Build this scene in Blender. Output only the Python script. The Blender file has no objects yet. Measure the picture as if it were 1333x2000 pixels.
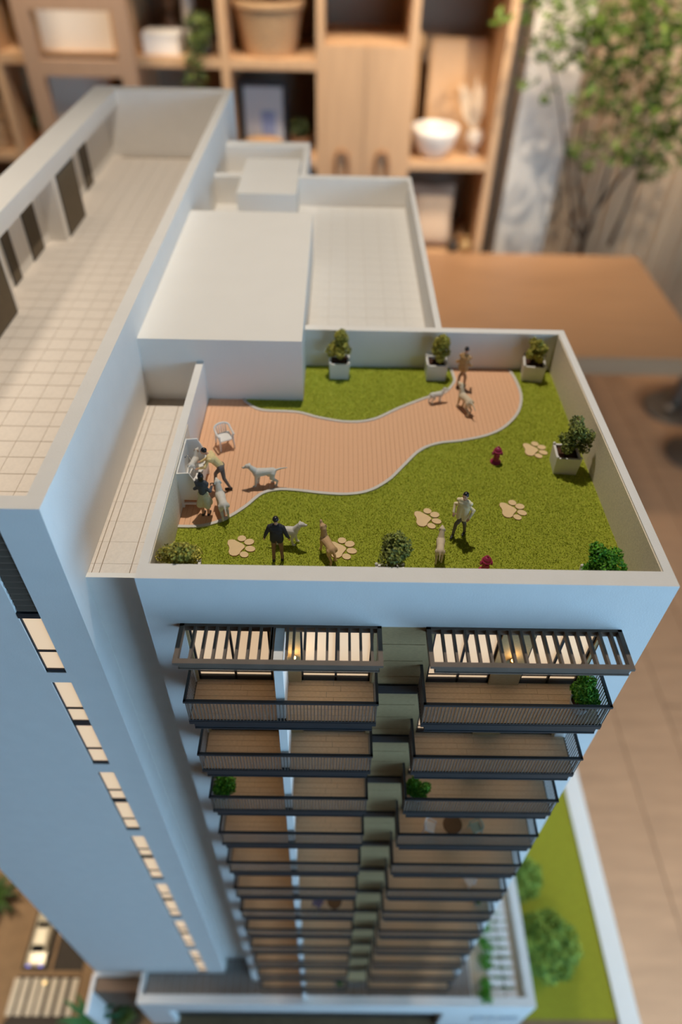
import bpy, bmesh, math, random
import numpy as np
from mathutils import Vector, Matrix
random.seed(7); RNG = np.random.default_rng(11)
S = bpy.context.scene
COL = S.collection

# ------------------------------------------------------------------ camera
# calibrated on the photograph (1333 x 2000): focal length in pixels, pitch, yaw, roll
F_PX = 1333.285
PITCH, YAW, ROLL = math.radians(44.21519), math.radians(-0.92106), math.radians(1.59723)
def cam_rows():
    p, y, r = PITCH, YAW, ROLL
    A = np.array([[1,0,0],[0,math.sin(p),math.cos(p)],[0,-math.cos(p),math.sin(p)]])
    Rz = np.array([[math.cos(y),math.sin(y),0],[-math.sin(y),math.cos(y),0],[0,0,1]])
    Rr = np.array([[math.cos(r),math.sin(r),0],[-math.sin(r),math.cos(r),0],[0,0,1]])
    return Rr @ A @ Rz
RC = cam_rows()
CAM = np.array([0.1153, -0.2576, 0.3072])
def ray(x, y): return RC.T @ np.array([(x-666.5)/F_PX, -(y-1000)/F_PX, -1.0])
def on(axis, px, val):
    d = ray(*px); t = (val-CAM[axis])/d[axis]; return CAM + t*d
def onX(px, v): return on(0, px, v)
def onY(px, v): return on(1, px, v)
def onZ(px, v): return on(2, px, v)

cd = bpy.data.cameras.new('camera'); cam = bpy.data.objects.new('camera', cd); COL.objects.link(cam)
M4 = Matrix([list(RC.T[0])+[CAM[0]], list(RC.T[1])+[CAM[1]], list(RC.T[2])+[CAM[2]], [0,0,0,1]])
cam.matrix_world = M4
cd.sensor_fit = 'VERTICAL'; cd.sensor_height = 36; cd.sensor_width = 24
cd.lens = F_PX/2000*36
cd.clip_start = 0.01; cd.clip_end = 50
cd.dof.use_dof = True; cd.dof.focus_distance = 0.45; cd.dof.aperture_fstop = 3.2
S.camera = cam

# ------------------------------------------------------------------ world, lamps, exposure
W_ = bpy.data.worlds.new('daylight'); S.world = W_; W_.use_nodes = True
bg = W_.node_tree.nodes['Background']
bg.inputs[0].default_value = (0.36, 0.66, 1.0, 1); bg.inputs[1].default_value = 5.2
S.view_settings.view_transform = 'Standard'; S.view_settings.look = 'None'
S.view_settings.exposure = 0.12; S.view_settings.gamma = 1.0; S.view_settings.use_curve_mapping = False

def lamp(name, kind, loc, energy, color, aim=None, **kw):
    l = bpy.data.lights.new(name, kind); l.energy = energy; l.color = color
    for k, v in kw.items(): setattr(l, k, v)
    o = bpy.data.objects.new(name, l); COL.objects.link(o); o.location = loc
    if aim is not None:
        o.rotation_euler = (Vector(aim)-Vector(loc)).to_track_quat('-Z', 'Y').to_euler()
    return o
WARM = (1.0, 0.87, 0.72)
lamp('track_spot_offscreen', 'SPOT', (0.115, 0.42, 0.97), 25.0, (1.0, 0.91, 0.79), (0.13, 0.2, -0.05), spot_size=math.radians(110), spot_blend=0.6, shadow_soft_size=0.012)
# ceiling lamps of the showroom, all above the top of the picture: a row washing the shelving, one over the floor on each side
for nm, x, y, e, sp in [('forecourt',-0.85,0.2,7.0,62),('floor',1.75,0.2,9,85),('shelf_far',-1.0,2.45,13,95),('shelf_mid',0.0,2.45,13,95),('shelf_near',0.85,2.45,12,95),('curtain',1.7,2.45,9,95)]:
    lamp('ceiling_lamp_%s_offscreen' % nm, 'AREA', (x, y, 1.08), e, WARM, (x, y+(0.85 if y > 2 else 0), -1), shape='SQUARE', size=0.45, spread=math.radians(sp))
lamp('tree_spot_offscreen', 'SPOT', (1.30, 1.75, 1.02), 130, (1.0, 0.9, 0.76), (1.08, 3.44, -0.40), spot_size=math.radians(50), spot_blend=0.5, shadow_soft_size=0.03)

# ------------------------------------------------------------------ materials
def lin(c):
    return tuple((v/255/12.92 if v/255 <= .04045 else ((v/255+.055)/1.055)**2.4) for v in c)
MATS = {}
def mat(name, rgb, rough=0.6, var=0.06, scale=40, bump=0.0, bscale=300, metallic=0.0, spec=0.4, emit=0.0, emitc=None, alpha=1.0, stretch=None, rgb2=None, island=False):
    if name in MATS: return MATS[name]
    m = bpy.data.materials.new(name); m.use_nodes = True; nt = m.node_tree; N = nt.nodes; L = nt.links
    b = N['Principled BSDF']; b.inputs['Roughness'].default_value = rough; b.inputs['Metallic'].default_value = metallic
    b.inputs['Specular IOR Level'].default_value = spec
    c1 = np.array(lin(rgb)); c2 = np.array(lin(rgb2)) if rgb2 else c1*(1-var)
    tc = N.new('ShaderNodeTexCoord'); mp = N.new('ShaderNodeMapping')
    L.new(tc.outputs['Object'], mp.inputs[0])
    if stretch: mp.inputs['Scale'].default_value = stretch
    nz = N.new('ShaderNodeTexNoise'); nz.inputs['Scale'].default_value = scale; nz.inputs['Detail'].default_value = 4
    L.new(mp.outputs[0], nz.inputs['Vector'])
    cr = N.new('ShaderNodeValToRGB'); cr.color_ramp.elements[0].position = 0.32; cr.color_ramp.elements[1].position = 0.68
    cr.color_ramp.elements[0].color = (*c2, 1); cr.color_ramp.elements[1].color = (*c1, 1)
    if island:
        gi = N.new('ShaderNodeNewGeometry'); L.new(gi.outputs['Random Per Island'], cr.inputs[0])
        cr.color_ramp.elements[0].position = 0.0; cr.color_ramp.elements[1].position = 1.0
    else: L.new(nz.outputs['Fac'], cr.inputs[0])
    L.new(cr.outputs[0], b.inputs['Base Color'])
    if bump:
        n2 = N.new('ShaderNodeTexNoise'); n2.inputs['Scale'].default_value = bscale; n2.inputs['Detail'].default_value = 3
        L.new(mp.outputs[0], n2.inputs['Vector'])
        bp = N.new('ShaderNodeBump'); bp.inputs['Strength'].default_value = bump; bp.inputs['Distance'].default_value = 0.001
        L.new(n2.outputs['Fac'], bp.inputs['Height']); L.new(bp.outputs[0], b.inputs['Normal'])
    if emit:
        b.inputs['Emission Color'].default_value = (*lin(emitc or rgb), 1); b.inputs['Emission Strength'].default_value = emit
    if alpha < 1: b.inputs['Alpha'].default_value = alpha
    MATS[name] = m; return m

WHITE = mat('white_render', (236,231,224), 0.75, 0.03, 60, 0.10, 900, spec=0.25)
WHITE2 = mat('smooth_white_board', (238,233,225), 0.6, 0.02, 30, spec=0.3)
ROUGHW = mat('speckled_render', (244,230,208), 0.85, 0.16, 700, 0.10, 900, spec=0.2)
TILE = mat('pale_stone_tile', (236,224,210), 0.8, 0.08, 500, 0.08, 900, spec=0.2)
GROUT = mat('tile_joint', (182,164,142), 0.9, 0.1, 200)
REARTILE = mat('rear_roof_tile', (232,227,219), 0.75, 0.05, 200, spec=0.2)
DARK = mat('charcoal_metal', (44,50,54), 0.45, 0.1, 80, spec=0.4)
LOUV = mat('louvre_slat', (116,102,82), 0.6, 0.1, 120)
DARKWOOD = mat('brown_slat', (112,97,84), 0.6, 0.15, 120, spec=0.3)
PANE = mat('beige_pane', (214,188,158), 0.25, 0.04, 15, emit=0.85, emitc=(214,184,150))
OLIVE = mat('olive_cladding', (184,156,112), 0.65, 0.25, 60, stretch=(6,60,60), spec=0.25)
DECK = mat('balcony_board', (228,200,164), 0.6, 0.2, 60, stretch=(8,60,60), spec=0.3)
GLASS = mat('balcony_glass', (150,148,145), 0.08, 0.0, 10, alpha=0.20, spec=0.6)
PATHW = mat('terracotta_board', (240,188,148), 0.7, 0.12, 90, stretch=(60,6,60), spec=0.2)
PATHG = mat('board_gap', (176,122,90), 0.9, 0.1, 200)
KERB = mat('white_edging', (214,208,200), 0.6, 0.04, 80)
TURF = mat('turf_backing', (166,174,60), 0.9, 0.3, 900, spec=0.1)
BLADE = mat('turf_blade', (228,226,104), 0.75, 0, 10, spec=0.15, rgb2=(154,172,54), island=True)
PAW = mat('cream_paw_inlay', (240,208,160), 0.7, 0.06, 300, spec=0.2)
PAWE = mat('paw_rim', (160,112,66), 0.8, 0.1, 200)
HYD = mat('magenta_enamel', (168,44,86), 0.4, 0.15, 300)
SOIL = mat('soil', (84,52,34), 0.95, 0.5, 900, 0.6, 900)
BARK = mat('bark', (74,56,40), 0.9, 0.3, 200, 0.4, 300)
PLANTER = mat('white_planter', (228,224,218), 0.55, 0.03, 100)
LEAFO = mat('olive_leaf', (220,206,96), 0.6, 0, 10, rgb2=(100,108,40), island=True, spec=0.3)
LEAFD = mat('dark_leaf', (164,170,84), 0.6, 0, 10, rgb2=(62,78,40), island=True, spec=0.3)
LEAFG = mat('bright_leaf', (110,170,40), 0.55, 0, 10, rgb2=(30,110,28), island=True, spec=0.3)
LEAFT = mat('tree_leaf', (108,128,44), 0.6, 0, 10, rgb2=(40,60,18), island=True, spec=0.3)
FLOORW = mat('floor_board', (196,150,112), 0.45, 0.18, 5, stretch=(1,6,1), spec=0.35)
FLOORG = mat('floor_joint', (120,84,58), 0.7, 0.1, 5)
DESKW = mat('desk_veneer', (170,128,92), 0.4, 0.14, 3, stretch=(1.2,14,10), spec=0.35)
SHELFW = mat('oak_shelf', (206,164,122), 0.55, 0.12, 4, stretch=(10,10,1), spec=0.3)
SHELFD = mat('shelf_back', (150,126,104), 0.7, 0.1, 4)
FRAMEW = mat('grey_brown_frame', (170,136,108), 0.55, 0.1, 6, stretch=(10,10,1))
PLASTER = mat('plaster', (232,220,204), 0.85, 0.05, 4, 0.2, 60)
CURTAIN = mat('beige_curtain', (206,178,146), 0.9, 0.1, 8, stretch=(8,8,1))
WALLP = mat('taupe_wall', (120,108,96), 0.9, 0.03, 4)
CEIL = mat('ceiling_paint', (72,66,60), 0.9, 0.02, 4)

# ------------------------------------------------------------------ mesh helpers
ORG = {}
class MB:
    def __init__(s): s.v = []; s.f = []; s.mi = []
    def add(s, vs, fs, mi=0):
        n = len(s.v); s.v += [tuple(map(float, q)) for q in vs]
        s.f += [tuple(i+n for i in q) for q in fs]; s.mi += [mi]*len(fs); return s
    def box(s, x0, x1, y0, y1, z0, z1, mi=0):
        return s.add([(x0,y0,z0),(x1,y0,z0),(x1,y1,z0),(x0,y1,z0),(x0,y0,z1),(x1,y0,z1),(x1,y1,z1),(x0,y1,z1)],
                     [(3,2,1,0),(4,5,6,7),(0,1,5,4),(1,2,6,5),(2,3,7,6),(3,0,4,7)], mi)
    def prism(s, poly, z0, z1, mi=0, axis='z', taper=0.0):
        P = [tuple(p) for p in poly]
        a = sum(P[i][0]*P[(i+1)%len(P)][1]-P[(i+1)%len(P)][0]*P[i][1] for i in range(len(P)))
        if a < 0: P = P[::-1]
        n = len(P)
        if axis == 'z': vs = [(x,y,z0) for x,y in P]+[(x,y,z1) for x,y in P]
        elif axis == 'y': vs = [(x,z1,y) for x,y in P]+[(x,z0,y) for x,y in P]
        else: vs = [(z0,x,y) for x,y in P]+[(z1,x,y) for x,y in P]
        fs = [tuple(range(n))[::-1], tuple(range(n,2*n))]+[(i,(i+1)%n,n+(i+1)%n,n+i) for i in range(n)]
        return s.add(vs, fs, mi)
    def tube(s, pts, r, n=8, mi=0, cap=True):
        pts = [Vector(p) for p in pts]; rr = [float(q_) for q_ in r] if hasattr(r, "__len__") else [float(r)]*len(pts)
        rings = []; up = Vector((0.31,0.2,0.93))
        for i, p in enumerate(pts):
            d = (pts[min(i+1,len(pts)-1)]-pts[max(i-1,0)]).normalized()
            a = d.cross(up)
            if a.length < 1e-4: a = d.cross(Vector((1,0,0)))
            a.normalize(); b = d.cross(a)
            rings.append([p+rr[i]*(math.cos(t)*a+math.sin(t)*b) for t in [2*math.pi*k/n for k in range(n)]])
        vs = [q for R_ in rings for q in R_]; fs = []
        for i in range(len(pts)-1):
            for k in range(n):
                fs.append((i*n+k, (i+1)*n+k, (i+1)*n+(k+1)%n, i*n+(k+1)%n))
        if cap: fs += [tuple(range(n)), tuple(range((len(pts)-1)*n, len(pts)*n))[::-1]]
        return s.add(vs, fs, mi)
    def lathe(s, prof, c, n=20, mi=0, sx=1, sy=1):
        vs = []; fs = []
        for r, z in prof:
            vs += [(c[0]+sx*r*math.cos(2*math.pi*k/n), c[1]+sy*r*math.sin(2*math.pi*k/n), c[2]+z) for k in range(n)]
        for i in range(len(prof)-1):
            for k in range(n): fs.append((i*n+k, i*n+(k+1)%n, (i+1)*n+(k+1)%n, (i+1)*n+k))
        fs += [tuple(range(n))[::-1], tuple(range((len(prof)-1)*n, len(prof)*n))]
        return s.add(vs, fs, mi)
    def build(s, name, mats, parent=None, origin=None, smooth=False):
        me = bpy.data.meshes.new(name)
        V = np.array(s.v)
        if origin is None:
            origin = ((V[:,0].min()+V[:,0].max())/2, (V[:,1].min()+V[:,1].max())/2, V[:,2].min())
        origin = np.array(origin, float)
        me.from_pydata((V-origin).tolist(), [], s.f)
        for m in (mats if isinstance(mats, (list,tuple)) else [mats]): me.materials.append(m)
        me.polygons.foreach_set('material_index', s.mi)
        if smooth: me.polygons.foreach_set('use_smooth', [True]*len(s.f))
        me.update()
        o = bpy.data.objects.new(name, me); link(o, parent, origin); return o
def link(o, parent, origin):
    COL.objects.link(o); ORG[o.name] = np.array(origin, float)
    if parent is not None:
        o.parent = parent; o.location = ORG[o.name]-ORG[parent.name]
    else: o.location = origin
def tag(o, label=None, cat=None, group=None, kind=None):
    if label: o['label'] = label
    if cat: o['category'] = cat
    if group: o['group'] = group
    if kind: o['kind'] = kind
    return o
def thing(name, label, cat, loc, group=None):
    o = bpy.data.objects.new(name, None); o.empty_display_size = 0.01
    link(o, None, loc); return tag(o, label, cat, group)
def bx(name, m, parent, *d, origin=None): return MB().box(*d).build(name, m, parent, origin)
def inst(src, parent, loc, scale=None, rot=None):
    o = bpy.data.objects.new(src.name.split('.')[0], src.data); link(o, parent, loc)
    if scale: o.scale = scale
    if rot: o.rotation_euler = rot
    return o
def catmull(P, n=8, closed=False):
    P = [np.array(p, float) for p in P]; out = []
    for i in range(len(P)-1):
        p0 = P[i-1] if i else 2*P[0]-P[1]; p1 = P[i]; p2 = P[i+1]; p3 = P[i+2] if i+2 < len(P) else 2*P[-1]-P[-2]
        for k in range(n):
            t = k/n
            out.append(.5*((2*p1)+(-p0+p2)*t+(2*p0-5*p1+4*p2-p3)*t*t+(-p0+3*p1-3*p2+p3)*t**3))
    out.append(P[-1]); return out
def leaves(mb, centers, n, size, rng=None, flat=0.35):
    """n folded leaf quads scattered in ellipsoid blobs (cx,cy,cz,rx,ry,rz)"""
    rng = rng or RNG
    wt = np.array([c[3]*c[4]*c[5] for c in centers])**(2/3); wt /= wt.sum()
    for ci, k in zip(centers, rng.multinomial(n, wt)):
        for _ in range(k):
            d = rng.normal(size=3); d /= np.linalg.norm(d); rr = rng.uniform(0.35, 1.0)**0.5
            p = np.array(ci[:3])+d*rr*np.array(ci[3:])
            a = rng.normal(size=3); a[2] *= 0.6; a /= np.linalg.norm(a)
            nrm = d*0.6+rng.normal(size=3)*0.6+np.array([0,0,0.4]); b = np.cross(nrm, a); b /= np.linalg.norm(b)+1e-9
            s_ = size*rng.uniform(0.6, 1.3)
            nn = np.cross(a, b)
            mb.add([p-a*s_, p+b*s_*0.5+nn*s_*.12, p+a*s_, p-b*s_*0.5+nn*s_*.12], [(0,1,2),(0,2,3)])
    return mb
# ================================================================== THE ROOM
FLZ = -1.85
SY = 3.05                                  # front plane of the shelving
fl = tag(bx('floor', FLOORG, None, -2.6, 2.6, -2.2, 3.60, FLZ-0.05, FLZ-0.004), kind='structure')
proto = None
k = 0
for x in np.arange(0.35, 2.6, 0.19):       # the boards the photo shows, right of the model
    y0 = -2.2+0.5*((k*37) % 5)/5
    ys = [-2.2]+list(np.arange(y0+0.6, 3.3, 1.3))+[3.60]
    for a, b in zip(ys[:-1], ys[1:]):
        bx('board', FLOORW, fl, x+.0015, min(x+0.1885, 2.6), a+.0015, b-.0015, FLZ-.004, FLZ)
    k += 1
tag(bx('board', FLOORW, fl, -2.6, 0.35, -2.2, 3.60, FLZ-.004, FLZ-.0005), kind='stuff')
tag(bx('wall_back', WALLP, None, -2.6, 2.6, 3.60, 3.70, FLZ, 1.1), kind='structure')
tag(bx('wall_left', WALLP, None, -2.7, -2.6, -1.2, 3.60, FLZ, 1.1), kind='structure')
tag(bx('wall_right', WALLP, None, 2.6, 2.7, -0.2, 3.60, FLZ, 1.1), kind='structure')
tag(bx('ceiling', CEIL, None, -2.6, 2.6, -1.2, 3.60, 1.1, 1.15), kind='structure')
tag(bx('wall_pier', PLASTER, None, *sorted((onY((968,470),3.44)[0], onY((1062,470),3.44)[0])), 3.44, 3.60, FLZ, 1.1), kind='structure')
# unseen front shaped for the light: wall blocks the left, daylight enters right
tag(bx('wall_front', WALLP, None, -2.6, 0.95, -1.3, -1.2, FLZ, 1.1), kind='structure')
tag(bx('trim_1', WALLP, None, 0.95, 2.6, -1.3, -1.2, 0.66, 1.1), kind='structure')   # unseen window heads, set low to cut off high sky
tag(bx('trim_2', WALLP, None, 2.6, 2.7, -1.2, -0.2, 0.66, 1.1), kind='structure')
# ================================================================== SLAB TOWER (long wing on the left)
FLH = 0.0718
XL0, XL1, YL0, YL1, ZT, ZR = -0.2515, -0.0454, 0.010, 0.917, 0.045, -0.045
BASE = -0.988
lt = thing('slab_tower', 'long white scale-model wing with deep roof court and column of windows', 'building model', (-0.15, 0.46, BASE))
bx('wall', WHITE, lt, XL0, XL1, YL0+.003, YL1, BASE, ZR-.004)
WX0, WX1 = -0.0870, -0.0725
bx('facade', WHITE, lt, XL0, WX0, YL0, YL0+.003, BASE, ZT)
bx('facade', WHITE, lt, WX1, XL1, YL0, YL0+.003, BASE, ZT)
bx('facade', WHITE, lt, WX0, WX1, YL0, YL0+.003, 0.031, ZT)
# parapets round the roof court
bx('parapet', WHITE, lt, XL0, XL1, YL0+.003, YL0+.0105, ZR-.004, ZT)
bx('parapet', WHITE, lt, XL1-.0105, XL1, YL0+.0105, YL1, ZR-.004, ZT)
bx('parapet', WHITE, lt, XL0, XL1-.0105, YL1-.022, YL1, ZR-.004, ZT)
bx('parapet', WHITE, lt, XL0, -0.2375, YL0+.0105, YL1-.022, ZR-.004, .0265)
bx('coping', WHITE2, lt, XL0, -0.2160, YL0+.0105, YL1-.022, .0265, ZT)
def louvre(name, x, y0, y1, z0, z1, parent):
    f = MB()
    f.box(x-.001, x+.0006, y0, y1, z0, z0+.002).box(x-.001, x+.0006, y0, y1, z1-.002, z1).box(x-.001,x+.0006,y0,y0+.002,z0,z1).box(x-.001,x+.0006,y1-.002,y1,z0,z1)
    f.box(x-.001, x+.0001, y0, y1, z0, z1)
    o = f.build(name, DARK, parent)
    m = MB(); n = int((z1-z0)/.0033)
    for i in range(n):
        z = z0+.002+(z1-z0-.004)*i/n
        m.add([(x+.0001,y0+.002,z+.0022),(x+.0001,y1-.002,z+.0022),(x+.0011,y1-.002,z),(x+.0011,y0+.002,z),(x+.0001,y0+.002,z+.0012),(x+.0001,y1-.002,z+.0012)],
              [(0,3,2,1),(3,4,5,2)])
    tag(m.build('slats', LOUV, o), kind='stuff'); return o
for y0, y1 in ((.7400,.7760),(.5130,.5510),(.4500,.4725)): louvre('louvre', -0.2372, y0, y1, ZR, .0265, lt)
for y0, y1, a, b in ((.5718,.6560,.5850,.6530),(.3000,.4000,.3120,.3930)):
    bx('service_box', WHITE, lt, -0.2375, -0.2158, y0, y1, ZR-.004, .0265)
    louvre('louvre', -0.2155, a, b, ZR+.0005, .0262, lt)
rf = bx('roof_deck', GROUT, lt, -0.2375, XL1-.0105, YL0+.0105, YL1-.022, ZR-.004, ZR-.0007)
tproto = MB().box(-.00975,.00975,-.00975,.00975,0,.0007).build('tile', TILE, rf, (0,0,0))
# measured joints of the photo: every 0.02 m, joints at x = -0.1243 + k*0.02 and y = 0.1313 + k*0.02
xs = [-0.1343+0.0199*i for i in range(-5, 4)]; ys = [0.0298+0.02015*i for i in range(0, 20)]
first = True
for x in xs:
    for y in ys:
        if x+.00975 > XL1-.0105 or x-.00975 < -0.2375: continue
        if first: tproto.location = np.array((x,y,ZR-.0007))-ORG[rf.name]; first = False
        else: inst(tproto, rf, (x, y, ZR-.0007))
rest = MB()
yy = ys[-1]+.02015
while yy < YL1-.022-.0098:
    for x in xs:
        if x+.00975 > XL1-.0105 or x-.00975 < -0.2375: continue
        rest.box(x-.00975,x+.00975,yy-.00975,yy+.00975,ZR-.0007,ZR)
    yy += .02015
tag(rest.build('tiles', TILE, rf), kind='stuff')
edge = MB()
edge.box(-0.2375, xs[1]-.0100, YL0+.0105, YL1-.022, ZR-.0007, ZR-.0001)
edge.box(xs[-1]+.0097, XL1-.0105, YL0+.0105, YL1-.022, ZR-.0007, ZR-.0001)
edge.build('tile_border', TILE, rf)
# column of windows in the front face
fl_ = bx('louvre', DARK, lt, WX0, WX1, YL0+.0022, YL0+.0030, -0.0535, 0.031)
for i in range(13):
    z = -0.0465+i*.0058
    MB().add([(WX0+.001,YL0+.0004,z),(WX1-.0004,YL0+.0004,z),(WX1-.0004,YL0+.0024,z+.004),(WX0+.001,YL0+.0024,z+.004),(WX0+.001,YL0+.0006,z-.0009),(WX1-.0004,YL0+.0006,z-.0009)],
             [(0,1,2,3),(0,4,5,1)]).build('slat', DARKWOOD, fl_)
bx('sill', DARK, fl_, WX0, WX1, YL0-.0004, YL0+.0024, -0.0535, -0.0485)
def lt_window(z1, z0, bottomdark):
    f = MB()
    t = .0011
    f.box(WX0,WX0+t,YL0+.0008,YL0+.0030,z0,z1).box(WX1-t*.5,WX1,YL0+.0008,YL0+.0030,z0,z1)
    f.box(WX0,WX1,YL0+.0008,YL0+.0030,z1-t*.6,z1).box(WX0,WX1,YL0+.0008,YL0+.0030,z0,z0+(.007 if bottomdark else .0035))
    zm = z0+(z1-z0)*.40
    f.box(WX0,WX1,YL0+.0008,YL0+.0030,zm-.0008,zm+.0008)
    o = f.build('window', DARK, lt)
    bx('pane', PANE, o, WX0+t, WX1-t*.5, YL0+.0018, YL0+.0029, zm+.0008, z1-t*.6)
    bx('pane', PANE, o, WX0+t, WX1-t*.5, YL0+.0018, YL0+.0029, z0+(.007 if bottomdark else .0035), zm-.0008)
lt_window(-.0540, -.1175, False)
bx('spandrel', WHITE, lt, WX0, WX1, YL0, YL0+.003, -.1302, -.1175)
z = -.1302
for p in range(6):
    lt_window(z, z-.0636, True); lt_window(z-.0636, z-.1290, False)
    zb = z-.1446
    bx('spandrel', WHITE, lt, WX0, WX1, YL0, YL0+.003, zb, z-.1290)
    z = zb
bx('spandrel', WHITE, lt, WX0, WX1, YL0, YL0+.003, BASE, z)

# ================================================================== BALCONY TOWER (front wing with the roof garden)
W, D, ZF = 0.32, 0.2974, -0.037
XI0, XI1, YI0, YI1 = 0.006, 0.3142, 0.0115, 0.2895
bt = thing('balcony_tower', 'white scale-model tower with stacked dark balconies and walled roof garden', 'building model', (W/2, D/2, BASE))
bx('wall', WHITE, bt, 0, .0877, .006, .234, BASE, ZF-.002)
bx('wall', WHITE, bt, .0877, W, .006, D, BASE, ZF-.002)
GX = [(.0242,.0757),(.0953,.1427),(.1815,.2255),(.2465,.2868)]
bx('facade', WHITE, bt, 0, W, 0, .006, -.0437, ZF)
bx('facade', WHITE, bt, 0, .0225, 0, .006, BASE, -.0437)
bx('facade', WHITE, bt, .2890, W, 0, .006, BASE, -.0437)
bx('parapet', WHITE, bt, 0, W, 0, YI0, ZF, 0)
lp = bx('parapet', WHITE, bt, 0, XI0, YI0, .234, ZF, 0)
rp = bx('parapet', WHITE, bt, XI1, W, YI0, D, ZF, 0)
bx('parapet', WHITE, bt, .0877, XI1, YI1, D, ZF, 0)
bx('render_lining', ROUGHW, bt, XI1-.0006, XI1, YI0, YI1, ZF, -.0012)
bx('render_lining', ROUGHW, bt, XI0, XI0+.0005, YI0, .150, ZF, -.0012)
bx('roof_slab', PATHG, bt, XI0, XI1, YI0, .234, ZF-.002, ZF-.0012)
bx('roof_slab', PATHG, bt, .0877, XI1, .234, YI1, ZF-.002, ZF-.0012)
# corridor roof beside the garden
ct = bx('corridor_roof', WHITE, bt, XL1, 0, .0310, .234, BASE, ZF-.0012)
bx('lip', WHITE2, ct, XL1, 0, .0310, .0350, ZF-.0012, ZF+.0003)
bx('joint_bed', GROUT, ct, XL1, 0, .0350, .234, ZF-.0012, ZF-.0008)
CX = [(XL1,-.0429),(-.0425,-.0379),(-.0375,-.0181),(-.0177,-.0002)]
CY = [.0350,.0432]+[.0432+.0199*i for i in range(1,10)]
for a, b in CX:
    for c, d in zip(CY[:-1], CY[1:]):
        bx('tile', TILE, ct, a+.0001, b-.0001, c+.0001, min(d,.234)-.0001, ZF-.0008, ZF)
# pergolas
def pergola(x0, x1, xs_, skip):
    z0, z1 = -.0495, -.0430
    f = MB()
    f.box(x0,x1,-.0292,-.0258,z1-.0022,z1).box(x0+.0035,x1-.0025,-.0288,-.0262,z0,z1-.0022).box(x0+.0030,x1-.0020,-.0292,-.026,z0-.0006,z0+.0006)
    f.box(x0,x0+.0028,-.0258,0,z1-.005,z1).box(x1-.0028,x1,-.0258,0,z1-.005,z1).box(x0,x1,-.0018,0,z1-.005,z1)
    o = f.build('pergola', DARKWOOD, bt)
    for x in xs_:
        bx('slat', DARKWOOD, o, x-.0008, x+.0008, -.0258, -.0018, z1-.0045, z1-.0002)
pergola(.0205, .1470, [.0205+.0028+.0069*(i+1) for i in range(17) if i != 8]+[.0790,.0882], None)
pergola(.1752, .2988, [.1752+.0028+.00708*(i+1) for i in range(16)], None)
# centre cladding, divider fin, wall strips beside the glass
ypb = onZ((450,1943), -.975)[1]        # back of the podium parapet: the fin stands on it and drops to the deck behind it
fin = MB().box(.0806,.0862,-.0270,.003,-.9752,-.0440).box(.0806,.0862,max(ypb+.0002,-.0270),.003,BASE,-.9752).build('divider_fin', WHITE, bt)
NB = 12
for i in range(NB+1):
    zd = -.1100-FLH*(i-1)                    # deck of the storey above
    z1 = -.0437 if i == 0 else zd-.0102
    z0 = -.1100-FLH*i
    if i == NB: z0 = BASE
    if z1-z0 < .01: continue
    # olive board cladding between the two balcony stacks
    cl = bx('cladding', DARK, bt, .1462, .1768, .0012, .006, z0, z1)
    nrow = 7
    if i < 4:
        for r in range(nrow):
            a = z0+(z1-z0)*r/nrow; b = z0+(z1-z0)*(r+1)/nrow
            bx('board', OLIVE, cl, .1463, .1767, .0000+.0002*(r%2), .0013, a+.0001, b-.0001)
    else:
        m = MB()
        for r in range(nrow):
            a = z0+(z1-z0)*r/nrow; b = z0+(z1-z0)*(r+1)/nrow
            m.box(.1463,.1767,.0002*(r%2),.0013,a+.0001,b-.0001)
        tag(m.build('boards', OLIVE, cl), kind='stuff')
    if i < NB: bx('ledge', DARK, bt, .1462, .1768, -.0015, .006, z0-.0102, z0)
    for a, b, m_ in ((.0225,.0242,OLIVE),(.0757,.0806,OLIVE),(.0862,.0953,OLIVE),(.1427,.1462,OLIVE),(.1768,.1815,OLIVE),(.2255,.2465,OLIVE),(.2868,.2890,OLIVE)):
        bx('wall_strip', m_, bt, a, b, .0005, .006, z0, z1)
    for a, b in GX:
        f = MB(); t = .0014; xm = (a+b)/2
        f.box(a,a+t,.0020,.0050,z0,z1).box(b-t,b,.0020,.0050,z0,z1).box(a,b,.0020,.0050,z1-t,z1).box(a,b,.0020,.0050,z0,z0+.0048).box(xm-.0008,xm+.0008,.0020,.0050,z0,z1).box(a,b,.0030,.0050,z0+.0078,z0+.0090)
        f.box(a,b,.0048,.0060,z0,z1)
        o = f.build('window', DARK, bt)
        bx('pane', PANE, o, a+t, xm-.0008, .0034, .0047, z0+.0048, z1-t)
        bx('pane', PANE, o, xm+.0008, b-t, .0034, .0047, z0+.0048, z1-t)
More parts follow.
